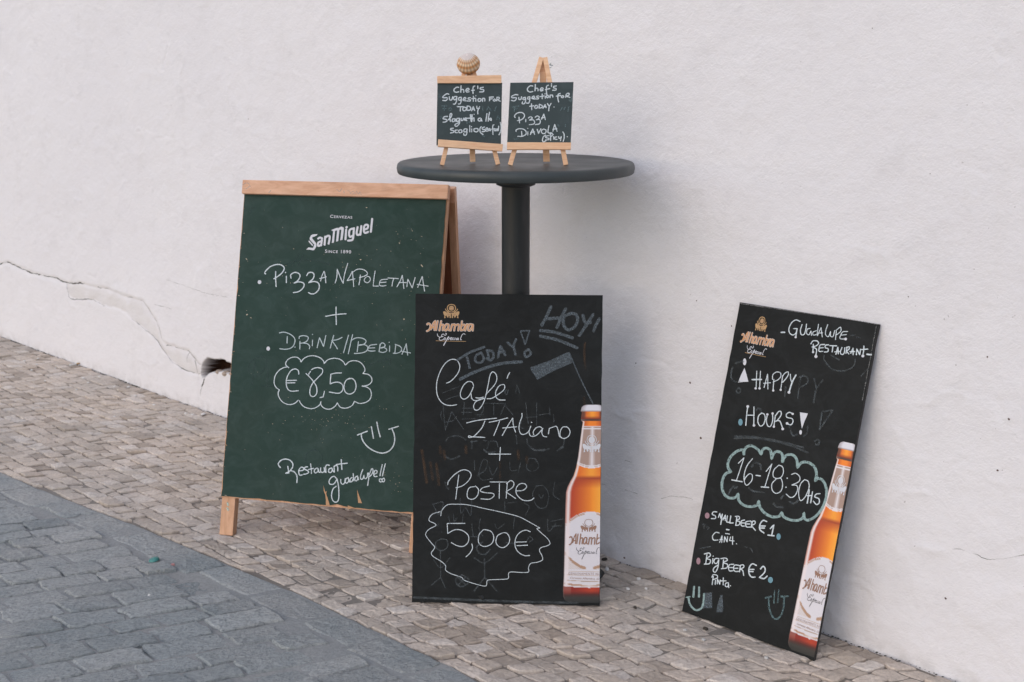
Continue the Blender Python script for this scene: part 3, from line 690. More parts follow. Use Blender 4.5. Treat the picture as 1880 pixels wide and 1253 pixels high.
AFs.draw('handwriting', INK, aboard, [(*G3, 2.5, "122,730 100,705 95,675 130,635 190,618 250,635 285,680 280,730 240,780 190,805 / 235,800;218,715 230,790;250,770 300,785 335,830 342,870 338,930;360,775 420,765 425,735 400,725 370,755 365,805 385,832 410,825;480,720 450,725 440,750 480,770 495,790 470,812 430,818;520,680 530,750 532,808;495,755 560,740;610,735 580,750 570,785 590,800 620,775 620,740 / 630,785 645,795;655,735 655,780 680,795 705,770 700,725 / 712,790;725,795 720,715 / 740,695 770,700;800,735 765,750 758,785 785,795 808,765 800,735 / 820,780 835,785;835,790 830,715 / 860,700 878,720 880,775;925,625 930,690 935,755;860,690 930,680 1005,672"),
   (*G3, 2.3, "860,870 830,845 790,865 765,910 775,945 820,950 855,910 870,875 / 888,960 895,1060 890,1150 860,1185 820,1170 800,1120 800,1070 820,1010 860,975;920,885 920,925 945,950 970,930 980,875;1020,860 990,880 980,920 1000,935 1025,905 1020,865 / 1035,915 1045,920;1070,860 1045,880 1045,910 1065,915 1085,880;1085,810 1090,870 1095,905;1140,840 1110,860 1105,890 1125,905 1145,875 1140,845 / 1155,890;1210,755 1185,820 1180,870 1195,885 1215,870 1225,830 / 1230,865 1250,875 1270,850 1275,800;1285,800 1290,850 1275,965;1290,830 1330,745 1345,760 1340,800 1310,840 1290,850;1355,820 1395,800 1395,770 1370,770 1355,810 1365,845 1400,845;1468,690 1452,760 1438,838;1508,680 1490,750 1470,838;1460,880 1435,880 1428,900 1445,918 1465,910 1465,885;1490,865 1468,885 1470,910 1490,915 1500,895 1495,870")])
LG = (540, 380, 11.06)
AFs.polys('printed_logo', PRINTW, aboard, [(*LG, P) for P in (
    [(495, 578), (400, 583), (362, 600), (333, 655), (335, 690), (375, 735), (425, 790), (405, 860), (310, 850), (262, 893), (330, 895), (405, 912), (430, 895), (470, 830), (465, 780), (455, 750), (385, 665), (390, 640), (440, 625), (478, 605)],
    [(315, 710), (310, 730), (390, 825), (405, 800), (330, 715)],
    [(768, 500), (890, 452), (920, 458), (975, 428), (1022, 445), (1030, 480), (1003, 697), (957, 712), (978, 490), (940, 495), (915, 722), (872, 735), (893, 505), (850, 515), (828, 752), (785, 763), (812, 520)],
    [(1088, 412), (1118, 440), (1085, 475), (1055, 445)])])
AFs.draw('printed_logo', PRINTW, aboard, [(*LG, 3.7, "588,665 578,740 568,812;572,725 515,750 500,800 520,822 565,800;508,672 545,650 590,668;652,630 640,800;652,655 700,618 742,625 738,700 722,778;1076,490 1062,690;1238,468 1165,485 1140,530 1138,600 1160,640 1212,615;1236,462 1225,600 1215,680 / 1190,708 1115,716;1310,440 1290,560 1312,602 1370,582;1386,420 1366,600;1452,490 1500,475 1522,440 1515,400 1470,398 1442,440 1440,530 1470,562 1525,540;1606,275 1580,540")], jit=0)
AFs.text('printed_word', 'Cervezas', PRINTW, aboard, 608, 402.4, 648.6, 404.2, 5.6, smallcaps=True, space=1.15, bold=.012)
AFs.text('printed_word', 'Since 1890', PRINTW, aboard, 598.6, 466.8, 646.6, 468.4, 5.8, smallcaps=True, space=1.15, bold=.012)
AFs.draw('old_chalk_trace', m_chalk('faint_green_chalk', (.07, .10, .10), .36, .7, 300, amax=.55), aboard, [
    (400, 600, 2.8475, 2.2, "165,240 170,200 210,170 245,165 260,195 240,240 205,268;200,190 190,250 182,310;230,320 300,318;265,225 262,320;790,210 850,190 900,180;870,190 885,175 905,185 900,205 880,208 870,190;515,650 480,660 462,700 480,735 520,745 545,715 545,670 515,650;490,760 540,800 500,800"),
    (400, 310, 4.04, 2.4, "1600,720 1640,720 1655,710;540,740 575,700 610,640;600,730 640,650;245,340 250,300 285,290;430,760 560,700 700,690 840,720")])
def chips():
    rnd = random.Random(8); polys = []; P2 = []
    def chip(x, y, r, L=None):
        n = rnd.randint(4, 6); st = rnd.uniform(.5, 2.2); an = rnd.uniform(0, 2 * pi)
        q = []
        for k in range(n):
            t = 2 * pi * k / n; rr = r * rnd.uniform(.5, 1.2); dx, dy = rr * cos(t) * st, rr * sin(t) / st; q.append((x + dx * cos(an) - dy * sin(an), y + dx * sin(an) + dy * cos(an)))
        (L if L is not None else polys).append((0, 0, 1, q))
    for _ in range(150):                                                # clusters seen on the board
        cx, cy, sx, sy = rnd.choice([(610, 520, 60, 22), (650, 500, 50, 20), (590, 775, 38, 8), (610, 785, 40, 10), (655, 770, 40, 18), (740, 430, 20, 30), (725, 890, 12, 16), (760, 560, 20, 60), (600, 540, 90, 60)])
        x, y = rnd.gauss(cx, sx), rnd.gauss(cy, sy)
        if 425 < x < 800 and 380 < y < 930: chip(x, y, rnd.uniform(.25, .8))
    for _ in range(70): chip(rnd.uniform(435, 800), rnd.uniform(385, 925), rnd.uniform(.2, .6))
    for x, y, r in ((675, 384, 1.3), (541, 459, 1.0), (664, 480, 1.8), (776, 492, 1.7), (661, 470, .8), (776, 438, 1.2), (743, 590, 1.4), (455, 580, 1.8), (462, 586, 1.2), (424, 722, 1.6), (416, 912, 1.6), (440, 545, .9), (449, 430, 1.), (454, 478, 1.4), (735, 450, 1.2)): chip(x, y, r)
    for k in range(26): chip(rnd.choice([0, 1]) * 0 + 449 - 42 * (y0 := rnd.random()) + rnd.uniform(.5, 3), 360 + 555 * y0, rnd.uniform(.4, 1.3), P2)
    o = AFs.polys('paint_chips', CHIP, aboard, polys, join=True); o['kind'] = 'stuff'
    P2.append((500, 760, 7.231, [(722, 1229), (775, 1229), (745, 1130), (725, 1075), (735, 1040), (712, 1050), (690, 965), (695, 1040), (715, 1090), (722, 1150)]))
    P2.append((500, 760, 7.231, [(1150, 1195), (1200, 1198), (1165, 1110), (1135, 1020), (1140, 1090)]))
    P2.append((0, 0, 1, [(640, 930), (652, 934), (640, 937)]))
    o = AFs.polys('bare_wood_chips', CHIPW, aboard, P2, join=True); o['kind'] = 'stuff'
chips()
AFs2 = Sheet(AF, [(451, 333), (823, 345), (402, 984), (775, 1019)], 0.0195)
AFs2.draw('faded_mark', m_chalk('faded_white_paint', (.72, .62, .55), .35, .6, 300, amax=.6), aboard, [(400, 310, 4.04, 1.5, "905,170 925,185 940,165;955,180 960,195;985,180 1000,185 1005,200;1010,195 1025,185 1035,200 1015,205;1045,205 1050,185 1065,205 1075,190 1085,210;205,130 240,115 270,150;230,160 260,140;400,190 415,175")])
AFs3 = Sheet(AF, [(451, 333), (823, 345), (402, 984), (775, 1019)], -.003)
AFs3.draw('paint_smear', m_chalk('mint_paint_smear', (.50, .66, .58), .3, .6, 200), aboard, [(400, 900, 3.55, 3.4, "62,90 66,108;60,125 68,140")])

# ------------------------------------------------------------------ black poster boards
C_SRC = [(763, 541), (1107, 543), (756, 1107), (1101, 1114)]
CB = leaning((-.2559, 2.6838, .0015), -2.54, .479, .7886, 14.35)
RB = leaning((.4269, 2.6344, .0015), -42.85, .3652, .7878, 15.02)
C2 = (780, 640, 6.483); C3 = (770, 820, 4.474); C1 = (740, 520, 4.821); AL = (770, 550, 10.44)
def aff(o, p, ex, ey): return lambda q: (p[0] + (q[0] - o[0]) * ex[0] + (q[1] - o[1]) * ey[0], p[1] + (q[0] - o[0]) * ex[1] + (q[1] - o[1]) * ey[1])
S_ALH = "150,495 175,480 200,492 215,525 205,570 180,608 145,625;222,590 262,490 305,428 / 300,520 290,604;235,560 292,545;352,432 322,604;418,432 386,612;402,520 440,500 465,512 455,555 448,608;562,500 522,492 492,530 480,590 508,610 545,570 565,500 / 556,590 580,608;628,495 600,612;612,530 650,498 682,505 668,612;686,520 730,498 757,508 745,612;818,435 790,600;802,530 850,498 872,530 850,592 795,610;905,492 878,612;897,530 932,492;1012,498 965,495 938,545 935,600 965,612 1000,560 1030,498 / 1022,612"
S_ESP = "345,675 350,710 385,740 420,735;500,665 520,672 505,700 480,700 460,680 435,690 425,720 460,730 / 400,740 380,775 400,798 450,788 490,745;490,745 500,770 490,790 475,788;530,760 560,745 575,760 550,792;600,772 622,750 605,745 590,770 602,792 625,785;658,758 636,755 630,785 658,788;685,750 675,792;742,757 710,765 705,790 735,782 748,757 / 745,792;875,685 850,672 815,700 790,765 790,792 808,788"
S_ESP2 = "560,730 520,800 465,895"
S_CREST = "615,112 560,128 535,185 560,235 615,258 670,235 695,185 670,128 615,112;560,228 540,262 600,288 620,288 690,262 672,228;500,200 520,235 560,262;732,200 710,235 668,262"
P_LION = [(455, 262), (466, 243), (500, 248), (530, 272), (603, 292), (603, 370), (580, 372), (582, 335), (545, 328), (562, 345), (545, 370), (530, 350), (520, 322), (495, 338), (503, 370), (475, 376), (482, 330), (465, 300)]
def mirror(P, c=612): return [(2 * c - x, y) for x, y in P][::-1]

def lin(c): return tuple(((v + .055) / 1.055) ** 2.4 if v > .04045 else v / 12.92 for v in c)
def bottle_mesh(sh, parent):
    ys = np.concatenate([np.linspace(744.5, 790, 40), np.linspace(791, 1108, 220)]); NX = 44
    HWY = [744.5, 746, 749, 757, 757.5, 770, 774.5, 775, 800, 840, 860, 875, 885, 895, 905, 935, 1060, 1085, 1097, 1103, 1108]
    HW = [12, 17, 20, 22, 19.5, 21, 21, 17.6, 20.7, 25, 28.5, 33, 38.5, 43.3, 46, 46.6, 47.2, 48, 47, 44, 36]
    def lp(a, b, t): t = np.clip(t, 0, 1); return np.array(a) * (1 - t) + np.array(b) * t
    W_ = (.86, .84, .86); V = []; Ccol = []; uvs = []
    def colour(f, y):
        x = abs(f); bulge = 1 - f * f
        if y < 757: c = lp((.88, .87, .9), (.66, .62, .64), (x - .55) / .45); return lp(c, (.5, .44, .42), (y - 754.5) / 2.5)
        if y < 771:
            c = lp((1., .62, .16), (.88, .42, .10), (x - .1) / .5); c = lp(c, (.42, .22, .15), (x - .55) / .22); return lp(c, (.45, .12, .03), (y - 765) / 6)
        if y < 774.8: return lp((.30, .20, .17), (.5, .42, .4), (x - .5) * 1.5)
        yl = 853 + 8 * (bulge)                         # neck label bottom, sagging
        edge_hl = np.clip((-f - .78) / .07, 0, 1) * np.clip((1.02 - x) / .10, 0, 1)
        if y < 783.5: c = lp((.97, .52, .10), (.80, .36, .08), (x - .3) / .5)
        elif y < yl:
            c = (.66, .55, .50); c = lp(c, (.90, .87, .88), 1 - abs(f - .02) / .26 if abs(f - .02) < .26 else 0)
            if y < 785.2 or 786.8 < y < 789.2 or y > yl - 5: c = (.90, .87, .88)
            if yl - 3.2 < y < yl - 2.0: c = (.74, .66, .62)
        elif y < 882:
            c = lp((.98, .62, .18), (.88, .38, .08), (x - .1) / .8); c = lp(c, (.66, .26, .08), (y - 874) / 5 if y < 880 else 1)
        else:
            t = (f + .8) / 1.1; c = lp((.70, .22, .08), (.97, .56, .12), t * 1.25); c = lp(c, (1., .70, .24), (f - .0) / .5)
            c = lp(lp(c, (.66, .22, .08), .7), c, (y - 882) / 16)
            yt = 941 + 24 * x ** 2.2
            if y > yt:
                c = (.87, .85, .87); d = y - yt
                if 1.2 < d < 4.2 and abs(f) > .22: c = (.74, .60, .50)
                yo = 1046 - 30 * x ** 2.0
                if yo - 3.5 < y < yo + 2 and abs(f) > .15: c = (.70, .56, .46)
                if y > yo + 2 and y < 1047: c = lp((.87, .85, .87), (.80, .72, .66), (np.sin(y * 2.7) * np.sin(f * 60) + .4) * .8)
                yb = 1071 + 4 * bulge
                if yb - 6.5 < y < yb - 5.6: c = (.68, .60, .56)
                if y > yb: c = lp((.72, .55, .44), (.88, .82, .80), 1 - abs(f) / .4)
                if y > yb + 3: c = (.87, .84, .85)
                if y > yb + 5.5:
                    c = lp((.56, .13, .08), (.72, .22, .10), 1 - abs(f - .1) * 1.6); c = lp(c, (.34, .09, .07), (y - 1086) / 7); c = lp(c, (.20, .18, .17), (y - 1091) / 7)
                    if f < -.72: c = lp(c, (.62, .50, .47), .5 * np.clip((1095 - y) / 12, 0, 1))
        if y < 1078: c = lp(c, (.93, .88, .88), edge_hl * .95)
        rim = np.clip((x - .955) / .05, 0, 1)
        if f < 0: c = lp(c, (.40, .31, .29), rim)
        return lp(c, (.13, .13, .13), (y - 1099) / 8)
    X = np.linspace(-1, 1, NX)
    for y in ys:
        ax = 1088 - 7 * (y - 750) / 350; hw = np.interp(y, HWY, HW)
        for f in X: V.append((ax + f * hw, y)); Ccol.append(lin(colour(f, y)))
    q = sh.H(V); lim = sh.fr.w - .0012; ny = len(ys)
    q[:, 0] = np.minimum(q[:, 0], lim + 1e-5 * np.arange(len(q)) / len(q))
    P = [sh.fr.P(a, b, .0003) for a, b in q]; Fc = []
    for i in range(ny - 1):
        for k in range(NX - 1):
            ids = (i * NX + k, (i + 1) * NX + k, (i + 1) * NX + k + 1, i * NX + k + 1)
            if min(q[j][0] for j in ids) >= lim: continue
            Fc.append(ids)
    o = mk('printed_bottle', P, Fc, BOTTLE, parent); at = o.data.color_attributes.new('ink', 'FLOAT_COLOR', 'POINT')
    at.data.foreach_set('color', np.c_[np.array(Ccol) * .92, np.ones(len(Ccol))].reshape(-1)); return o

def poster(name, fr, label, seed, chip=True):
    root = thing(name, label, 'chalkboard sign', fr.o + fr.e * fr.w / 2)
    P = ragged(fr.w, 0, fr.h, 24, .0009, seed)
    P = [(a, min(b, fr.h)) for a, b in P]; V, Fc = slab(fr, P, -.0095, 0)
    mk('panel', V, Fc, [BLACK, EDGE], root, midx=[0, 1] + [1] * len(P))
    sh = Sheet(fr, C_SRC, 0.0, fr.w - .0010)
    bottle_mesh(sh, root)
    sh.draw('printed_brand_name', PRINTP, root, [(*AL, 3.9, S_ALH)], jit=0)
    sh.off = .0012; sh.draw('printed_brand_fill', PRINTO, root, [(*AL, 2.1, S_ALH)], jit=0); sh.off = 0
    sh.draw('printed_word', PRINTW, root, [(*AL, 1.15, S_ESP), (*AL, 1.7, S_ESP2)], jit=0)
    sh.draw('printed_underline', PRINTG, root, [(*AL, .7, "320,808 600,816 890,820")], jit=0)
    sh.draw('printed_crest', PRINTG, root, [(*AL, 1.4, S_CREST)], jit=0)
    sh.polys('printed_crest', PRINTG, root, [(*AL, P_LION), (*AL, mirror(P_LION)), (*AL, ell(615, 185, 50, 46))])
    sh.draw('printed_crest', PRINTB, root, [(*AL, .8, "575,185 600,165 640,170 655,190 630,208 590,205;540,300 590,318;690,300 640,318;585,260 640,262")], jit=0)
    # label on the bottle
    a1 = aff((145, 625), (1045.2, 925 + 478 / 6.26), (.48 / 6.26, .0006), (0, .64 / 6.26))
    sh.draw('bottle_label_name', PRINTB, root, [(0, 0, a1, 2.2, S_ALH)], jit=0)
    a2 = aff((345, 655), (1020 + 238 / 6.26, 925 + 500 / 6.26), (.51 / 6.26, 0), (0, .6 / 6.26))
    sh.draw('bottle_label_word', PRINTK, root, [(0, 0, a2, .75, S_ESP), (0, 0, a2, .9, S_ESP2)], jit=0)
    a3 = aff((455, 120), (1020 + 285 / 6.26, 925 + 190 / 6.26), (.594 / 6.26, 0), (0, .55 / 6.26))
    sh.draw('bottle_label_crest', PRINTB, root, [(0, 0, a3, .8, S_CREST)], jit=0)
    sh.polys('bottle_label_crest', PRINTB, root, [(0, 0, a3, P_LION), (0, 0, a3, mirror(P_LION))])
    a4 = aff((455, 120), (1020 + 308 / 6.26, 735 + 415 / 6.26), (.67 / 6.26, 0), (0, .745 / 6.26))
    sh.draw('bottle_neck_crest', PRINTW, root, [(0, 0, a4, 1.1, S_CREST)], jit=0)
    sh.polys('bottle_neck_crest', PRINTW, root, [(0, 0, a4, P_LION), (0, 0, a4, mirror(P_LION)), (0, 0, a4, ell(615, 185, 55, 50))])
    sh.text('bottle_label_line', 'GENUINAMENTE NATURAL', PRINTB, root, 1043, 1056.2, 1121, 1057.6, 4.2, space=1.2)
    sh.text('bottle_label_line', 'Cervezas Alhambra, Granada', PRINTB, root, 1046.5, 1063.8, 1114, 1066.6, 3.6, shear=.35)
    sh.draw('bottle_label_rule', PRINTG, root, [(1020, 925, 6.26, .5, "150,782 510,790;130,825 505,836;130,888 505,902")], jit=0)
    return root, sh
croot, CS_ = poster('chalkboard', CB, 'large black chalkboard leaning on the table pole, reading Café Italiano + Postre 5,00 €', 3)
CS_.draw('handwriting', INK, croot, [(*C2, 1.9, "258,422 300,405 360,350 405,280 415,210 385,155 335,138 275,160 215,225 165,330 140,440 148,560 190,640 250,680 320,688 380,678;580,450 560,410 510,405 460,450 425,530 430,590 470,612 520,580 555,520 578,465;548,530 550,560 560,605 590,628 640,625 700,605;605,595 650,600 695,588;725,560 760,520 830,440 857,370 842,310 805,288 775,330 755,430 725,570 690,670 640,735 598,740 580,700 600,650 650,618 710,600;740,608 800,600 880,550 940,500 950,450 925,437 880,460 845,520 845,580 880,618 955,622;1010,295 990,330 978,365"),
   (*C2, 1.9, "497,895 600,870 700,855 855,838;715,870 680,950 620,1020 570,1060 525,1048 525,1070 570,1062 620,1062 715,1068;765,888 850,870 985,835;890,870 860,950 820,1045;920,1045 980,940 1045,835 / 1055,930 1078,1003;925,955 1095,940;1155,780 1155,820 1130,890 1120,960 1140,1020 1180,1030 1230,1000 1262,930 / 1240,1000 1260,1050 1320,1045 1370,1000 1405,960;1400,965 1370,940 1320,955 1290,1000 1295,1035;1400,965 1392,1010 1410,1050 1450,1060;1470,1025 1480,960 / 1520,945 1565,935 1585,980 1600,1050 1625,1065;1690,940 1640,945 1610,1000 1615,1060 1660,1078 1710,1050 1728,1000 1712,960 1685,940;1266,886 1272,889")])
CS_.draw('plus_sign', INK, croot, [(*C3, 1.8, "570,68 750,68;665,12 658,120")])
CS_.draw('handwriting', INK, croot, [(*C3, 1.8, "232,320 240,290 290,235 350,200 400,205 425,240 400,290 350,330 300,345;323,240 310,340 298,438;455,335 410,345 392,390 400,430 440,438 475,410 485,360 460,330;575,330 520,345 500,370 540,385 600,390 612,410 575,438 505,435;580,297 715,297;657,310 655,432;715,310 750,285 775,305 765,340 710,378 / 790,432;722,300 712,430;790,370 850,365 880,335 860,310 820,315 795,350 800,400 850,445 910,448 940,428")])
CS_.draw('price_outline', INK, croot, [(*C3, 1.5, "175,575 185,530 230,485 300,480 370,482 440,493 520,512 660,542 810,580 900,625 990,675 / 965,680 1000,715 1050,760 1072,800 1050,820 1000,835 985,860 1005,900 1010,935 970,955 915,965 895,1000 895,1035 840,1040 740,1038 730,1085 700,1095 580,1100 555,1110 545,1150 480,1140 370,1105 345,1080 260,1050 215,1020 215,985 180,950 115,910 98,880 125,835 100,800 60,750 52,720 80,685 135,655 120,635 85,620 80,595 110,560 175,540")])
CS_.draw('price', INK, croot, [(*C3, 1.8, "372,637 228,638 / 232,720 / 290,690 350,695 400,735 400,790 360,825 310,820 262,795;430,805 435,840 415,880 382,912;525,688 490,730 485,790 510,820 550,825 595,800 610,750 590,705 550,690 525,688;680,715 640,740 628,790 650,825 690,835 730,805 740,760 720,720 690,712;910,705 870,692 820,715 790,760 785,820 810,870 860,900 905,900;785,790 880,788;800,820 888,815")])
CS_.draw('rubbed_word', GHOST, croot, [(*C1, 5.6, "1310,212 1270,300 1228,378;1440,232 1400,310 1362,398;1270,322 1390,312;1490,272 1430,300 1420,370 1460,418 1520,390 1545,330 1530,282 1480,272;1592,290 1612,350 1660,352;1682,282 1620,380 1560,468;1738,320 1705,380 1688,428;1215,425 1340,440 1500,490;1215,475 1370,510 1540,578")])
CS_.draw('rubbed_word', GHOST, croot, [(*C1, 4.4, "480,690 590,622 720,572;565,660 590,758;690,622 645,650 642,700 690,710 715,670 690,622;740,602 790,612 800,660 770,690 740,672;745,600 760,680;840,665 862,562 / 905,645;845,622 900,612;925,532 970,572;1000,502 980,560 995,640;1110,592 1075,622 1090,660 1130,630 1110,592"),
   (*C1, 2.6, "1040,430 1120,425 / 1080,550 / 1040,430"), (*C1, 5.6, "505,858 640,792 850,722 1050,702"), (*C1, 2.2, "1470,620 1570,850 1680,1070")])
CS_.polys('rubbed_patch', GHOST, croot, [(*C1, [(1125, 752), (1300, 690), (1463, 612), (1478, 640), (1497, 712), (1350, 775), (1185, 862), (1165, 820), (1140, 792)])])
CS_.draw('old_chalk_trace', GHOST2, croot, [(*C2, 1.6, "215,670 232,850 245,980;245,980 320,760 / 400,880 460,970;470,650 460,800;450,720 600,720;440,770 560,770;440,850 600,845;720,660 940,665;820,660 820,800;960,660 900,800;950,680 1050,800;1200,650 1215,800 1230,900;1330,660 1330,930;1200,830 1330,820;1360,800 1480,780;1480,700 1490,800;1530,790 1535,880;210,540 320,495 420,460;250,620 330,590 400,570;970,500 950,530 975,555 995,500;1080,540 1095,440 / 1130,540;640,640 700,720 650,820;600,800 700,800;1150,880 1130,940 1180,960;200,760 190,820 230,880 330,870 380,820"),
   (*C2, 2.2, "250,1110 280,1070 350,1050 430,1060 490,1100;1215,1080 1225,1150 1290,1210 1400,1225 1480,1200;1660,1060 1650,1150 1600,1200;560,1110 560,1200;540,1120 620,1110;700,1100 760,1120 740,1200;780,1110 850,1120 870,1180;1085,1040 1095,1140"),
   (*C3, 1.7, "180,765 135,790 140,840 185,860 230,830 225,775 180,765;172,865 175,1080 / 98,1145;175,1080 212,1165;115,935 175,1000 250,920;110,480 195,465 160,560 110,480;155,640 150,660;180,700 185,710"),
   (*C3, 2.6, "520,790 470,830 490,880 540,890 580,850;535,930 535,1080 / 450,1190;535,1080 635,1190;450,920 535,960 640,880;350,1060 300,1090 310,1140 350,1155 395,1130 400,1090 350,1060;320,1080 380,1140;380,1080 320,1140"),
   (*C3, 1.5, "335,430 340,550 380,510 420,570 430,440;450,120 455,200;480,250 520,120 560,130 540,200 490,240 520,280 600,270;570,170 600,240 640,180;740,130 750,200 800,200;830,140 810,220;900,100 880,180 930,210 980,170 950,110 900,100;700,460 700,540;720,470 800,460;860,470 900,500 870,570;960,330 930,400 970,500 1040,500 1060,400 1020,330 960,330;980,400 1000,430 1020,400;1110,300 1100,400 1150,440;240,580 250,640;280,560 285,620 310,590;360,560 350,640;430,640 440,740;500,600 490,680 520,740;620,640 640,680 700,640;780,590 770,680;1050,600 1060,700 1120,640;1080,620 1180,600;1090,660 1170,655;880,780 905,745 930,770 900,790;420,745 500,748;700,795 790,800"),
   (*C3, 3.2, "205,80 260,110 330,85;210,300 225,340 240,350;530,30 560,55 620,50;900,0 950,35 1030,30;1130,40 1180,10")])
CS_.draw('brown_smear', GHOST3, croot, [(*C3, 5.0, "20,40 40,160 60,300;90,140 110,280;140,150 160,320;170,10 175,120;200,40 210,110;380,0 385,60;810,40 815,110;880,90 885,140"), (*C3, 3.0, "660,120 662,200 662,290"), (*C1, 4.0, "1610,540 1605,640 1615,760;1600,1020 1605,1080")])
CS_.polys('chipped_corner', CHIPW, croot, [(0, 0, 1, [(1099, 543.2), (1106.6, 543.4), (1106.4, 551.5), (1103, 547)])])
# worn lower edge
CS_.draw('scuffed_edge', GHOST2, croot, [(0, 0, 1, 4.0, "760,1098 850,1102 960,1106 1060,1108")])

rroot, RS_ = poster('chalkboard', RB, 'narrow black chalkboard tilted against the white wall, announcing Happy Hours 16-18:30', 5)
RQ = Sheet(RB, [(1355, 553), (1610, 598.5), (1254, 1126), (1492, 1213)], 0.0)
R1 = (1340, 560, 6.714); R2 = (1330, 650, 6.96); R3 = (1310, 800, 6.959); R4 = (1250, 920, 5.448)
RQ.draw('handwriting', INK, rroot, [(*R1, 2.3, "850,210 800,190 750,220 715,290 720,350 760,380 800,355 815,300 / 770,300;815,300 798,405;875,250 855,320 865,375 900,375 920,320 930,245"), (*R1, 1.9, "975,300 940,310 932,360 960,380 985,330 / 992,390;1050,330 1010,350 1015,385 1050,380;1078,250 1060,385;1065,395 1110,290 / 1125,410;1075,360 1130,360;1190,255 1165,330 1165,385 1200,405 1225,340 / 1225,400 1255,405 1275,330;1295,340 1285,445;1290,330 1345,290 1350,340 1300,385;1435,345 1375,350 1345,400 1345,435 1410,440;1355,390 1420,385"), (*R1, 3.4, "618,345 662,345"),
   (*R1, 2.4, "985,495 1010,460 1060,460 1080,490 1050,520 1000,535;1015,500 1010,600;1020,540 1055,570 1045,650;1150,505 1100,510 1085,545 1085,590 1130,590;1085,548 1135,545;1200,510 1165,515 1160,545 1195,560 1190,595 1150,600;1215,520 1300,525;1255,525 1245,600;1290,630 1315,540 / 1320,625;1275,600 1340,595;1365,545 1345,610 1370,635 1395,610 1400,550;1420,545 1455,540 1450,570 1420,590 / 1450,630;1425,545 1412,620;1470,620 1500,555 / 1500,640;1460,600 1520,600;1540,640 1545,565 / 1580,640 / 1590,570;1600,575 1680,570;1632,530 1630,580 1618,650"), (*R1, 3.6, "1668,635 1722,642")])
RQ.polys('end_dots', PRINTW, rroot, [(*R1, ell(798, 408, 14, 14)), (*R1, ell(1410, 440, 17, 17)), (*R1, ell(1010, 600, 14, 14)), (*R1, ell(1045, 655, 19, 19)), (*R1, ell(1618, 655, 18, 18))])
RQ.polys('filled_figure', PRINTW, rroot, [(*R2, ell(243, 112, 22, 45)), (*R2, [(242, 190), (270, 280), (293, 372), (225, 374), (160, 383), (195, 290)])])
RQ.draw('handwriting', INK, rroot, [(*R2, 2.0, "400,235 393,460;448,235 438,460;495,450 540,275 / 545,470;490,395 580,388;600,345 605,285 650,250 700,260 705,310 670,350 610,380;618,345 608,490;725,310 760,265 800,250 800,290 770,340 730,385;730,300 708,480;828,280 835,350 850,385"), (*R2, 3.3, "342,345 462,345;900,292 855,380 815,508")])
RQ.draw('handwriting', INK, rroot, [(*R2, 2.3, "287,700 275,800 265,940;368,700 368,940;275,808 370,808;465,780 425,820 418,900 450,950 490,925 510,860 500,800 465,780;538,800 525,880 545,950 580,950 605,880 605,790;640,820 680,765 710,765 710,815 660,880 635,890;640,810 622,955;660,880 700,890 735,985;860,795 820,775 780,800 790,840 850,855 865,890 840,935 785,920")])
RQ.polys('end_dots', PRINTW, rroot, [(*R2, ell(x, y, r, r)) for x, y, r in ((388, 460, 15), (438, 460, 15), (610, 490, 14), (706, 482, 14), (812, 515, 18), (287, 695, 18), (368, 940, 17), (538, 800, 15), (605, 788, 15), (622, 958, 15), (735, 988, 17), (858, 795, 15), (788, 918, 17))])
RQ.polys('exclamation_mark', PRINTW, rroot, [(*R2, [(950, 775), (1052, 790), (1010, 890), (975, 988), (960, 880)]), (*R2, ell(960, 1033, 17, 29))])
RQ.polys('blue_dot', BLUEDOT, rroot, [(*R2, ell(195, 898, 28, 44)), (*R4, ell(973, 380, 21, 32)), (*R4, ell(895, 808, 24, 30))])
RQ.polys('pink_dot', PINKDOT, rroot, [(*R4, ell(265, 172, 23, 30)), (*R4, ell(182, 625, 20, 34, 18, .6))])
S_CL = "380,270 370,215 300,225 220,290 180,370 180,440 215,490 / 150,520 110,600 105,700 140,790 210,830 280,820 310,775 / 320,860 380,920 470,940 550,920 572,870 / 590,950 660,1030 750,1070 830,1060 862,1015 / 890,1070 980,1110 1080,1110 1135,1070 1140,1020 / 1150,1090 1200,1110 1290,1060 1370,960 1420,820 1420,700 1380,610 1320,580 1285,610 / 1300,520 1270,430 1190,375 1110,380 1060,440 / 1050,340 1000,280 930,280 880,330 / 870,370 870,280 830,240 780,240 745,290 735,330 / 720,230 670,190 620,210 600,270 / 560,210 480,160 410,180 375,240"
RQ.draw('time_cloud', TEAL, rroot, [(*R3, 4.8, S_CL)])
RQ.draw('time', INK, rroot, [(*R3, 2.0, "380,315 310,385;380,320 290,600;490,325 420,420 385,540 395,640 425,665 480,610 490,540 455,520 410,560 390,600;738,395 665,490;735,400 650,690;825,410 765,470 755,550 800,580 860,560 885,490 870,430 825,410;790,590 740,650 745,730 790,770 850,745 875,670 860,590 830,575;985,530 1040,515 1090,560 1080,620 990,665 / 1050,670 1065,720 1030,800 975,822 920,780;1150,595 1100,650 1075,750 1085,840 1110,862 1160,810 1205,700 1195,620 1150,595"), (*R3, 2.6, "228,598 362,622;602,688 698,695;537,540 593,548;1210,725 1185,895;1250,750 1228,890;1180,800 1245,800;1345,775 1300,780 1280,815 1330,840 1335,890 1300,912 1262,870"), (*R3, 2.8, "932,575 934,579;914,691 916,695")])
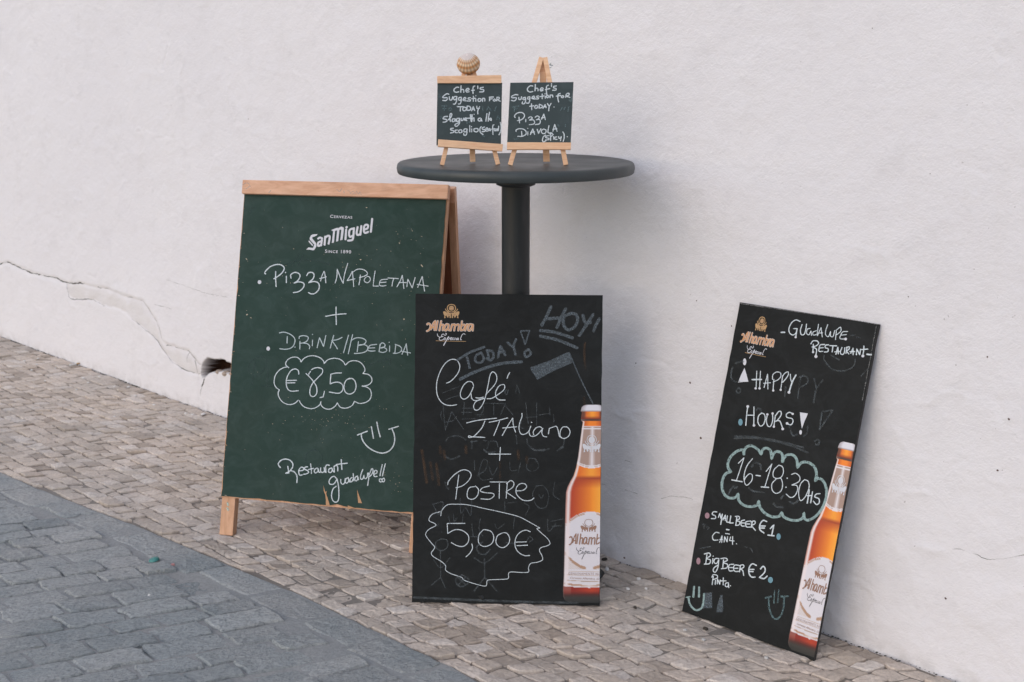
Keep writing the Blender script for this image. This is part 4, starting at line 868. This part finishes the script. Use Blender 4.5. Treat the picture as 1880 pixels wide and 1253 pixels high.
RQ.draw('handwriting', INK, rroot, [(*R4, 2.4, "360,135 325,135 315,160 345,175 345,200 305,202;375,190 390,150 / 400,200 / 415,155 / 400,260;420,215 445,165 / 445,220;420,200 450,200;465,175 458,235 / 485,240;500,175 490,245 / 525,245;545,180 580,180 585,205 555,220 590,235 580,265 548,268;560,190 550,270;635,215 605,225 600,255 610,275 635,275;605,245 635,245;695,225 650,235 648,270 660,285 695,285;650,255 690,255;700,235 735,225 740,250 705,270 / 745,320;712,235 702,290"), (*R4, 3.0, "855,230 820,220 790,260 790,310 830,345;792,275 843,275;792,295 835,295;890,300 925,265 / 905,365;867,365 928,372;457,310 482,314"), (*R4, 2.0, "385,345 350,340 320,375 330,415 375,415;390,440 415,370 / 412,440;392,410 420,410;435,435 440,380 / 465,435 / 470,380;500,385 490,420 / 535,425;520,380 520,460;447,350 488,356;557,451 559,454")])
RQ.draw('handwriting', INK, rroot, [(*R4, 2.3, "240,555 285,545 300,570 265,600 300,615 290,650 240,655;265,560 255,650;325,600 322,650;328,574 328,577;385,600 350,600 335,630 360,650 385,610 / 375,690 350,735 330,720 340,690 375,665;405,600 450,595 470,615 430,640 470,655 465,690 410,700;432,610 425,690;530,655 490,660 480,690 490,720 525,720;485,688 525,688;580,665 540,665 530,700 545,725 580,725;535,695 575,695;585,670 625,660 630,685 590,705 / 620,715 632,765;598,670 590,730"), (*R4, 2.9, "755,665 715,650 685,690 685,745 710,780 745,780;682,705 733,705;682,725 725,727;795,700 820,675 840,695 835,735 785,785 / 830,795 862,770"), (*R4, 2.2, "315,785 330,760 365,765 370,790 325,810;330,775 320,858;353,815 350,855;370,850 372,800 / 395,855 / 400,810;430,790 430,860;405,820 460,820;482,838 458,842 450,868 470,878 482,862 482,838 / 486,886;502,867 504,869")])
RQ.draw('smiley', TEAL, rroot, [(*R4, 4.6, "140,880 135,980;190,885 190,980"), (*R4, 4.4, "85,990 105,1060 160,1110 215,1090 235,1030 240,950"), (*R4, 2.6, "62,985 105,978")])
RQ.draw('smiley', TEALD, rroot, [(*R4, 4.0, "845,985 905,970;1000,970 1070,968;880,990 885,1090 920,1170 960,1190 1000,1150 1025,1070 1030,980"), (*R4, 3.0, "937,912 930,1035;978,905 968,1030")])
RQ.polys('rubbed_patch', GHOST, rroot, [(*R4, [(238, 942), (318, 935), (322, 1088), (215, 1095), (235, 1030)]), (*R4, [(400, 962), (422, 960), (432, 1090), (425, 1130), (365, 1128), (372, 1060)])])
RQ.draw('old_chalk_trace', GHOST2, rroot, [(*R2, 3.0, "925,590 940,450 960,330;945,320 1000,300 1050,340 1040,400 960,450;1130,340 1160,460;1240,360 1160,480 1125,650;760,570 770,440;1230,770 1370,750 / 1200,1000 / 1230,780;1140,1150 1170,1130 1200,1150 1180,1200 1150,1190;130,1080 300,1080 520,1110 750,1160 1000,1230;390,740 440,720 460,760;820,960 860,1070 920,1060;1050,960 1040,1050 1000,1080;170,450 140,490 170,520 200,480 170,450;90,180 70,280 100,360 180,370;130,130 180,110 230,110"), (*R1, 2.4, "1150,640 1150,700 1240,810 1380,840 1500,790 1530,700;1600,900 1680,820;1460,400 1520,390;1540,420 1600,430;1230,640 1330,700"), (*R3, 3.4, "260,60 500,60 760,100 1000,170 1190,250;480,430 520,380 590,400 600,470;250,680 270,700 300,690;760,900 800,940 880,950;190,780 230,700;450,700 500,740 650,760;960,880 1020,900 1070,860;850,840 880,800"), (*R4, 2.0, "215,260 260,260;235,262 235,300;250,280 285,290 270,310;200,500 300,480;640,480 700,500 720,540")])
RQ.draw('scuffed_edge', m_chalk('pale_edge_scuff', (.45, .44, .43), .4, .62, 500, amax=.8), rroot, [(0, 0, 1, 1.4, "1356.8,555.5 1420,566 1480,576 1550,587 1609,599"), (0, 0, 1, .9, "1606,601 1597,650 1580,740")])

# ------------------------------------------------------------------ the two small easels on the table
def foot(x, y): return on_level(x, y, TZ)
def easel(label, fL, fR, fB, brd, ledge, apexL, apexR, legw, backtop, tilt, toprail=None, bw=9):
    PL, PR, PB = foot(*fL), foot(*fR), foot(*fB); yw = math.degrees(atan2(PR[1] - PL[1], PR[0] - PL[0]))
    fr = leaning(PL, yw, 1, 1, tilt); root = thing('easel', label, 'small easel sign', (PL + PR) / 2)
    def pl(pts, off): return [fr.unp(x, y, off) for x, y in pts]
    for (fx, fy), (tx, ty) in ((fL, apexL), (fR, apexR)):
        b = fr.unp(fx, fy, -.004); t = fr.unp(tx, ty, -.004); w = legw
        d = np.array([t[0] - b[0], t[1] - b[1]]); d /= np.linalg.norm(d); n = np.array([d[1], -d[0]]) * w / 2
        q = [(b[0] - n[0], b[1] - n[1]), (b[0] + n[0], b[1] + n[1]), (t[0] + n[0], t[1] + n[1]), (t[0] - n[0], t[1] - n[1])]
        V, Fc = slab(fr, q, -.008, -.0006); bevel(mk('leg', V, Fc, BEECH, root), .0008)
        V = [fr.P(q[0][0], q[0][1] + .0001, -.008), fr.P(q[1][0], q[1][1] + .0001, -.008), fr.P(q[1][0], q[1][1] + .0001, -.0006), fr.P(q[0][0], q[0][1] + .0001, -.0006)]
    bt = fr.unp(*backtop, -.012); P1 = fr.P(*bt, -.0125); P0 = PB + np.array([0, 0, .003])
    w = bw / F * (P1[1] + .2); ax = P1 - P0; ax /= np.linalg.norm(ax); tv = np.cross(ax, fr.e); V, Fc = beam(P0, P1, fr.e * w, tv * .008); bevel(mk('rear_leg', V, Fc, BEECH, root), .0008)
    V, Fc = slab(fr, [fr.unp(x, y, .003) for x, y in brd], 0, .003); mk('slate', V, Fc, [SLATE, EDGE], root, midx=[0] + [1] * (len(Fc) - 1))
    V, Fc = slab(fr, [fr.unp(x, y, .012) for x, y in ledge], .0032, .012); bevel(mk('ledge', V, Fc, BEECH, root), .0008)
    if toprail: V, Fc = slab(fr, [fr.unp(x, y, .009) for x, y in toprail], .0032, .009); bevel(mk('top_rail', V, Fc, BEECH, root), .0008)
    class SS(Sheet):
        def __init__(s): s.fr = fr; s.off = .0031; s.k = 0; s.xmax = None; s.H = lambda p: np.array([fr.unp(x, y, .0031) for x, y in p])
    return root, SS(), fr
e1, E1, f1 = easel('small easel sign with a seashell on top, left one on the round table', (811.5, 303.5), (914.5, 302.5), (868, 300), [(801.3, 267), (919.5, 276), (922, 152), (803.2, 152)], [(804, 269.5), (922.3, 278), (923.6, 265), (804.6, 256)], (853.5, 128), (868.5, 128), .0105, (861, 130), 13, [(803, 153), (921, 153), (920.5, 138), (802.4, 140)])
e2, E2, f2 = easel('small easel sign with bare pointed top, right one on the round table', (936.5, 303.5), (1039, 303.5), (1003.5, 299.5), [(931, 262.5), (1048, 262), (1053, 151), (936.8, 152.3)], [(930.6, 275), (1048, 275), (1048.6, 262), (931, 261.4)], (994, 106), (1000.5, 106), .0115, (995.5, 107), 13, None, 11)
M1 = (790, 90, 10.44); M1B = (790, 190, 10.44); M2 = (925, 90, 10.44); M2B = (925, 190, 10.44)
E1.draw('marker_writing', INK, e1, [(*M1, 2.1, "545,740 500,740 455,780 460,820 500,835 545,825;590,710 583,835;585,790 625,780 640,800 640,835;690,800 740,790 735,765 705,765 680,800 700,830 745,825;855,715 825,730 815,790 820,860;790,800 845,795;908,715 910,765;1015,740 960,750 960,775 1020,790 1015,825 945,830"),
  (*M1, 2.0, "355,870 310,865 240,920 250,940 320,940 320,975 290,995 240,990;365,920 370,975 410,980 430,920;510,915 460,920 445,960 480,980 510,925 / 500,1010 470,1060 440,1060;590,930 550,940 545,980 580,985 600,940 / 590,1010 570,1055 540,1060;630,980 680,960 670,935 640,950 630,990 680,1000;770,940 730,945 725,965 765,980 760,1005 700,1000;825,910 825,1010;790,960 860,950;872,960 872,1010;871,900 873,902;930,955 910,985 930,1010 965,1000 970,965 930,955;1000,1010 1000,950 / 1040,955 1045,1005;1140,930 1135,1000;1130,930 1210,925;1130,965 1190,960;1225,965 1205,990 1230,1005 1255,985 1225,965;1270,1000 1275,930 / 1320,935 1315,965 1280,975 / 1340,1008"),
  (*M1, 2.0, "515,1110 640,1115;575,1115 575,1195;650,1120 620,1150 640,1190 680,1175 685,1135 650,1120;705,1100 700,1180 / 760,1175 775,1140 750,1105 705,1100;790,1190 825,1110 / 850,1185;800,1160 845,1160;890,1100 900,1150 940,1140;945,1110 910,1190 910,1250")])
E1.draw('marker_writing', INK, e1, [(*M1B, 2.1, "330,255 270,260 245,300 300,310 320,335 300,355 245,365;345,320 400,260 410,205 380,210 375,290 385,350;460,295 425,305 420,345 455,350 480,300 / 490,350;560,290 510,295 505,340 540,345 565,295 / 555,390 510,440 475,435 480,405 550,370;590,290 595,330 620,330 640,285;650,320 690,310 690,285 665,290 655,320 700,335;710,290 830,285;800,220 805,320;838,285 838,345;837,214 839,216;955,285 920,300 920,335 960,340 975,290 / 988,345;1085,200 1065,345;1135,175 1115,270 1110,345;1120,300 1160,290 1165,330 1115,300"), (*M1B, 3.2, "772,225 790,350"),
  (*M1B, 2.0, "440,480 390,490 400,515 450,530 440,560 385,570;520,515 480,520 480,560 520,565;580,510 545,525 555,565 600,560 605,520 580,510;690,490 650,500 645,545 690,545 705,495 / 700,570 680,615 645,610 640,580;755,430 755,550;793,490 793,550;789,449 791,451;880,485 840,495 840,535 880,550 915,530 910,490 880,485;975,450 950,490 960,560 1010,600;1040,455 1000,470 1000,500 1050,510 1040,540 990,545;1060,510 1100,500 1095,475 1070,480 1060,530 1100,535;1140,485 1115,500 1120,530 1150,500 / 1155,530;1220,415 1195,440 1200,600;1175,500 1235,490;1235,490 1220,515 1245,530 1255,500 1235,490;1280,490 1260,515 1280,530 1290,500 1275,490;1310,440 1305,525;1305,490 1290,515 1305,525;1340,370 1355,430 1350,530 1315,610")])
SG = m_chalk('faint_slate_chalk', (.15, .21, .22), .2, .66, 300, amax=.8)
E1.draw('old_chalk_trace', SG, e1, [(*M1, 2.2, "220,1100 320,1095;270,1100 265,1200;240,1150 300,1150;380,1130 350,1160 380,1190 410,1150 380,1130;1000,1110 1010,1190;1080,1180 1110,1110 / 1160,1180;1260,1110 1230,1200;180,880 160,910 200,940;1310,870 1320,900"), (*M1B, 2.4, "190,260 220,270 200,300;1270,320 1300,240 / 1330,330;700,380 760,360;1000,620 1040,640")])
E2.draw('marker_writing', INK, e2, [(*M2, 2.0, "555,715 510,710 460,750 455,800 500,830 555,820;605,685 597,808;600,770 635,755 655,775 655,808;700,790 750,775 745,750 715,755 695,790 715,810 750,800;855,700 820,720 815,790 822,880;795,785 880,765;915,670 912,725;1005,715 955,725 955,750 1000,765 995,795 935,798;270,885 215,880 150,915 160,940 235,940 235,970 200,1000 145,990;285,935 290,970 325,970 340,920;410,930 375,940 365,970 400,975 415,935 / 415,1010 390,1055 350,1050 360,1020;495,920 460,930 455,960 490,965 500,925 / 495,1000 470,1045 435,1040;540,950 590,935 580,910 550,920 540,955 590,965;665,905 630,915 630,930 665,945 650,965 600,960;735,870 735,960;690,920 770,905;795,910 795,950;789,864 791,866;830,890 815,920 840,940 860,915 840,890;885,940 885,890 / 930,890 940,930;1080,855 1040,880 1035,950 1050,1020;1005,910 1090,895;1120,900 1100,925 1130,940 1150,915 1120,900;1185,935 1200,870 1245,855 1250,885 1200,910 / 1265,935;530,1055 535,1170;495,1105 570,1095;610,1085 590,1115 610,1145 645,1125 640,1090 610,1085;680,1070 675,1140 / 730,1125 735,1090 680,1065;750,1145 790,1070 / 810,1130;760,1115 810,1110;835,1050 860,1095;905,1050 870,1110 860,1190;962,1117 964,1119")])
E2.draw('marker_writing', INK, e2, [(*M2B, 1.9, "215,275 205,240 260,190 340,180 390,215 390,265 340,315 260,335;290,270 302,380;420,310 420,355;470,285 510,260 545,285 490,325 / 560,320 590,360 570,400 490,412;600,270 640,245 680,265 660,300 620,320 / 680,310 700,350 680,395 605,410;725,310 765,205 / 795,315;720,285 790,270;235,540 240,510 300,490 380,500 425,545 420,600 350,635 265,635;340,540 345,620;460,550 460,610;457,484 459,486;510,600 555,490 / 590,600;515,560 590,550;640,500 665,580 / 710,490;765,495 725,520 725,565 765,585 805,560 805,515 765,495;865,430 845,540 860,570 910,565;940,540 975,405 / 1020,540;940,500 1015,490;800,610 755,650 740,710 760,740 810,720;870,620 810,635 805,660 860,675 860,700 800,705;900,570 895,715;880,590 930,575 930,620 890,640;955,640 955,695;949,599 951,601;1015,645 980,655 980,690 1020,695;1050,640 1060,675 1095,665;1100,640 1085,720;1130,550 1155,600 1155,670 1135,735;1217,642 1219,644")])
E2.draw('old_chalk_trace', SG, e2, [(*M2, 2.4, "160,1115 300,1100;210,1110 200,1200;190,1150 260,1150;1090,1180 1120,1130;1150,1170 1180,1120;1245,1110 1230,1200;1250,980 1290,1010 1300,920"), (*M2B, 2.2, "1180,410 1180,450;1030,410 1060,450;200,690 270,680")])
# pencil-like nail marks on the bare easel legs are part of the wood; a small twist of green wire behind its top
wire = thing('wire_twist', 'tiny twist of dark green wire beside the tip of the right easel', 'wire', foot(1010, 300))
WF = Frame(f2.P(*f2.unp(1009, 122, -.012), -.012), np.array([1., 0, 0]), np.array([0, 0, 1.]), 1, 1)
def wirepath(pts):
    V = []; Fc = []
    for a, b in zip(pts[:-1], pts[1:]):
        P0, P1 = [WF.P(*WF.unp(925 + x / 10.44, 90 + y / 10.44), 0) for x, y in (a, b)]; k = len(V); d = P1 - P0; d /= np.linalg.norm(d); s = np.cross(d, WF.n)
        v, f = beam(P0, P1, s * .0011, WF.n * .0011); V += v; Fc += [tuple(k + i for i in q) for q in f]
    return V, Fc
WM = mat('green_wire', (.06, .15, .14), .5)
for pth in (((845, 345), (885, 368), (915, 345)), ((868, 290), (900, 310), (945, 318)), ((905, 270), (880, 315), (935, 320))):
    V, Fc = wirepath(pth); mk('wire', V, Fc, WM, wire)

# the shell: a domed scallop, ribbed, resting on the top of the left easel
def shell():
    c = f1.P(*f1.unp(860, 118, .004), .004); root_org = np.array([c[0], c[1], c[2] - .03]); m = mat('seashell', (.75, .62, .55), .5, .4); g_ = NG(m); g_.base(g_.attr('ink').outputs['Color'])
    V = []; Cc = []; nr, nt = 26, 96; tilt = radians(8)
    for i in range(nr + 1):
        r = i / nr
        for k in range(nt):
            t = 2 * pi * k / nt; # hinge at top, fan opening downwards
            x = .0285 * r * cos(t); z = .0255 * r * sin(t) * (1.0 if sin(t) > 0 else .96); 
            hx, hz = 0.0, .030; ang = atan2(x - hx, -(z - hz)); rib = .5 + .5 * cos(ang * 34)
            dome = .019 * sqrt(max(0, 1 - r ** 2.2)); dist = sqrt((x - hx) ** 2 + (z - hz) ** 2)
            y = -(dome + .0011 * rib * (dist / .05)) 
            X = x * cos(tilt) - z * sin(tilt); Zz = x * sin(tilt) + z * cos(tilt); V.append(c + np.array([X, y - .002, Zz]))
            dn = dist / .055; base = np.array((.80, .70, .66)) if dn < .38 else np.array((.78, .56, .40))
            bandv = .5 + .5 * sin(dist * 520); w = np.clip((dn - .42) / .12, 0, 1)
            col = base * (1 - w) + w * (np.array((.62, .28, .10)) * bandv + np.array((.84, .62, .42)) * (1 - bandv))
            col = col * (.62 + .38 * rib) ; Cc.append((*col, 1))
    Fc = []
    for i in range(nr):
        for k in range(nt): Fc.append((i * nt + k, i * nt + (k + 1) % nt, (i + 1) * nt + (k + 1) % nt, (i + 1) * nt + k))
    b = len(V); 
    for k in range(nt): V.append(V[nr * nt + k] + np.array([0, .006, 0])); Cc.append((.6, .5, .42, 1))
    for k in range(nt): Fc.append((nr * nt + k, nr * nt + (k + 1) % nt, b + (k + 1) % nt, b + k))
    V.append(c + np.array([0, .005, 0])); Cc.append((.6, .5, .42, 1))
    for k in range(nt): Fc.append((b + k, b + (k + 1) % nt, len(V) - 1))
    V = np.array(V) - c; o = bpy.data.objects.new('seashell', new_mesh('seashell', V, Fc, m, smooth=True)); o.location = tuple(c); COL.objects.link(o)
    at = o.data.color_attributes.new('ink', 'FLOAT_COLOR', 'POINT'); at.data.foreach_set('color', np.array(Cc).reshape(-1))
    tag(o, 'ribbed orange and white seashell set on top of the left small easel', 'seashell')
shell()

# ------------------------------------------------------------------ litter on the ground
def disc(x, y, r, h, seed, m, name, label, cat, group=None, n=9, st=1.):
    rnd = random.Random(seed); c = on_level(x, y, .003); V = []; ph = rnd.random() * 6
    ring = [(cos(2 * pi * k / n) * st * rnd.uniform(.7, 1.15), sin(2 * pi * k / n) * rnd.uniform(.7, 1.15)) for k in range(n)]
    for s, z in ((1, -.002), (.9, h * .7), (.5, h)):
        for a, b in ring: V.append((r * s * (a * cos(ph) - b * sin(ph)), r * s * (a * sin(ph) + b * cos(ph)), z))
    V.append((0, 0, h)); Fc = [(i * n + k, i * n + (k + 1) % n, (i + 1) * n + (k + 1) % n, (i + 1) * n + k) for i in range(2) for k in range(n)] + [(2 * n + k, 2 * n + (k + 1) % n, 3 * n) for k in range(n)]
    o = bpy.data.objects.new(name, new_mesh(name, V, Fc, m, smooth=True)); o.location = tuple(c); COL.objects.link(o); tag(o, label, cat, group); return o
FLECK = mat('white_fleck', (.68, .66, .64), .85)
Gp = (0, 600, 4.087); Gq = (1100, 950, 2.41)
for i, (o_, x, y, r) in enumerate([(Gp, 285, 238, 4), (Gp, 275, 282, 4), (Gp, 182, 258, 3), (Gp, 235, 325, 4), (Gp, 415, 312, 3), (Gp, 625, 385, 4), (Gp, 660, 420, 4), (Gp, 860, 450, 3.4), (Gp, 890, 472, 4.6), (Gp, 965, 452, 4.6), (Gp, 1020, 518, 3.4), (Gp, 1155, 585, 4.2), (Gp, 1395, 650, 4), (Gp, 1445, 660, 3.6), (Gp, 1525, 655, 7), (Gp, 860, 675, 4), (Gp, 815, 570, 4), (Gp, 575, 472, 3.5), (Gp, 340, 405, 3.5), (Gp, 745, 375, 3)]):
    disc(o_[0] + x / o_[2], o_[1] + y / o_[2], r * .00135, .0022, 70 + i, FLECK, 'white_fleck', 'small white fleck on the beige pavement left of the green A-board', 'litter', 'white flecks on the pavement left of the green board', st=1.3)
for i, (x, y, r) in enumerate([(35, 228, 5), (175, 272, 4), (127, 316, 3.2), (208, 316, 2.6)]):
    disc(1100 + x / 2.41, 950 + y / 2.41, r * .0014, .003, 170 + i, FLECK, 'white_fleck', 'small white fleck on the pavement between the two black boards, near the wall', 'litter', 'white flecks between the black boards', st=1.4)
GUM = mat('old_gum', (.55, .53, .50), .8)
for i, (x, y) in enumerate([(380, 498), (462, 540), (740, 620)]):
    disc(1100 + x / 2.41, 950 + y / 2.41, .0052, .0016, 190 + i, GUM, 'gum_spot', ('flattened pale gum spot nearest the left corner of the tilted chalkboard', 'flattened pale gum spot below the left corner of the tilted chalkboard', 'flattened pale gum spot in front of the lower edge of the tilted chalkboard')[i], 'gum', n=12)
CAPM = mat('teal_bottle_cap', (.05, .22, .20), .4, .5)
c_ = on_level(283, 1029, .004); V = []; nn = 42
for r, z in ((.0001, .006), (.011, .006), (.0128, .0045), (.0140, .0)):
    for k in range(nn): q = r * (1 + (.045 if z == 0 and k % 2 else 0)); V.append((q * cos(2 * pi * k / nn), q * sin(2 * pi * k / nn), z + .002 * cos(2 * pi * k / nn)))
Fc = [(i * nn + k, (i + 1) * nn + k, (i + 1) * nn + (k + 1) % nn, i * nn + (k + 1) % nn) for i in range(3) for k in range(nn)]
o = bpy.data.objects.new('bottle_cap', new_mesh('bottle_cap', V, Fc, CAPM, smooth=True)); o.location = tuple(c_); COL.objects.link(o); tag(o, 'teal green crimped bottle cap lying on the grey setts', 'bottle cap')
disc(317, 1037, .006, .003, 5, mat('pink_scrap', (.62, .30, .28), .8), 'paper_scrap', 'tiny pink paper scrap beside the bottle cap on the grey setts', 'litter')
disc(274, 1093, .0045, .002, 6, FLECK, 'paper_scrap', 'tiny white paper scrap between grey setts below the bottle cap', 'litter')
def butt():
    a, b = on_level(128, 671, .007), on_level(146, 667.5, .007); d = (b - a) / np.linalg.norm(b - a); s = np.array([-d[1], d[0], 0]); V = []; n = 10; root = thing('cigarette_butt', 'white cigarette butt lying on the far left of the pavement by the wall', 'cigarette butt', (a + b) / 2)
    def tube(p, q, m, nm):
        V = [P + s * .0042 * cos(2 * pi * k / n) + np.array([0, 0, .0042 * sin(2 * pi * k / n)]) for P in (p, q) for k in range(n)]
        mk(nm, V, [(k, (k + 1) % n, n + (k + 1) % n, n + k) for k in range(n)] + [tuple(range(n)), tuple(range(2 * n - 1, n - 1, -1))], m, root)
    m1 = a + (b - a) * .68; tube(a, m1, FLECK, 'paper'); tube(m1, b, mat('tan_filter', (.5, .33, .18), .8), 'filter')
butt()
# bits of dark debris at the wall by the centre board
DB = mat('dark_debris', (.05, .042, .035), .9)
for i, (x, y, r, lb) in enumerate([(1110, 1027, .006, 'dark dry leaf crumb against the wall just right of the centre chalkboard'), (1166, 1116, .003, 'dark crumb of debris on the pavement between the two black boards'), (1295, 1154, .0045, 'dark twiggy scrap in front of the tilted chalkboard')]):
    disc(x, y, r, .0035, 300 + i, DB, 'debris', lb, 'debris', st=1.8)
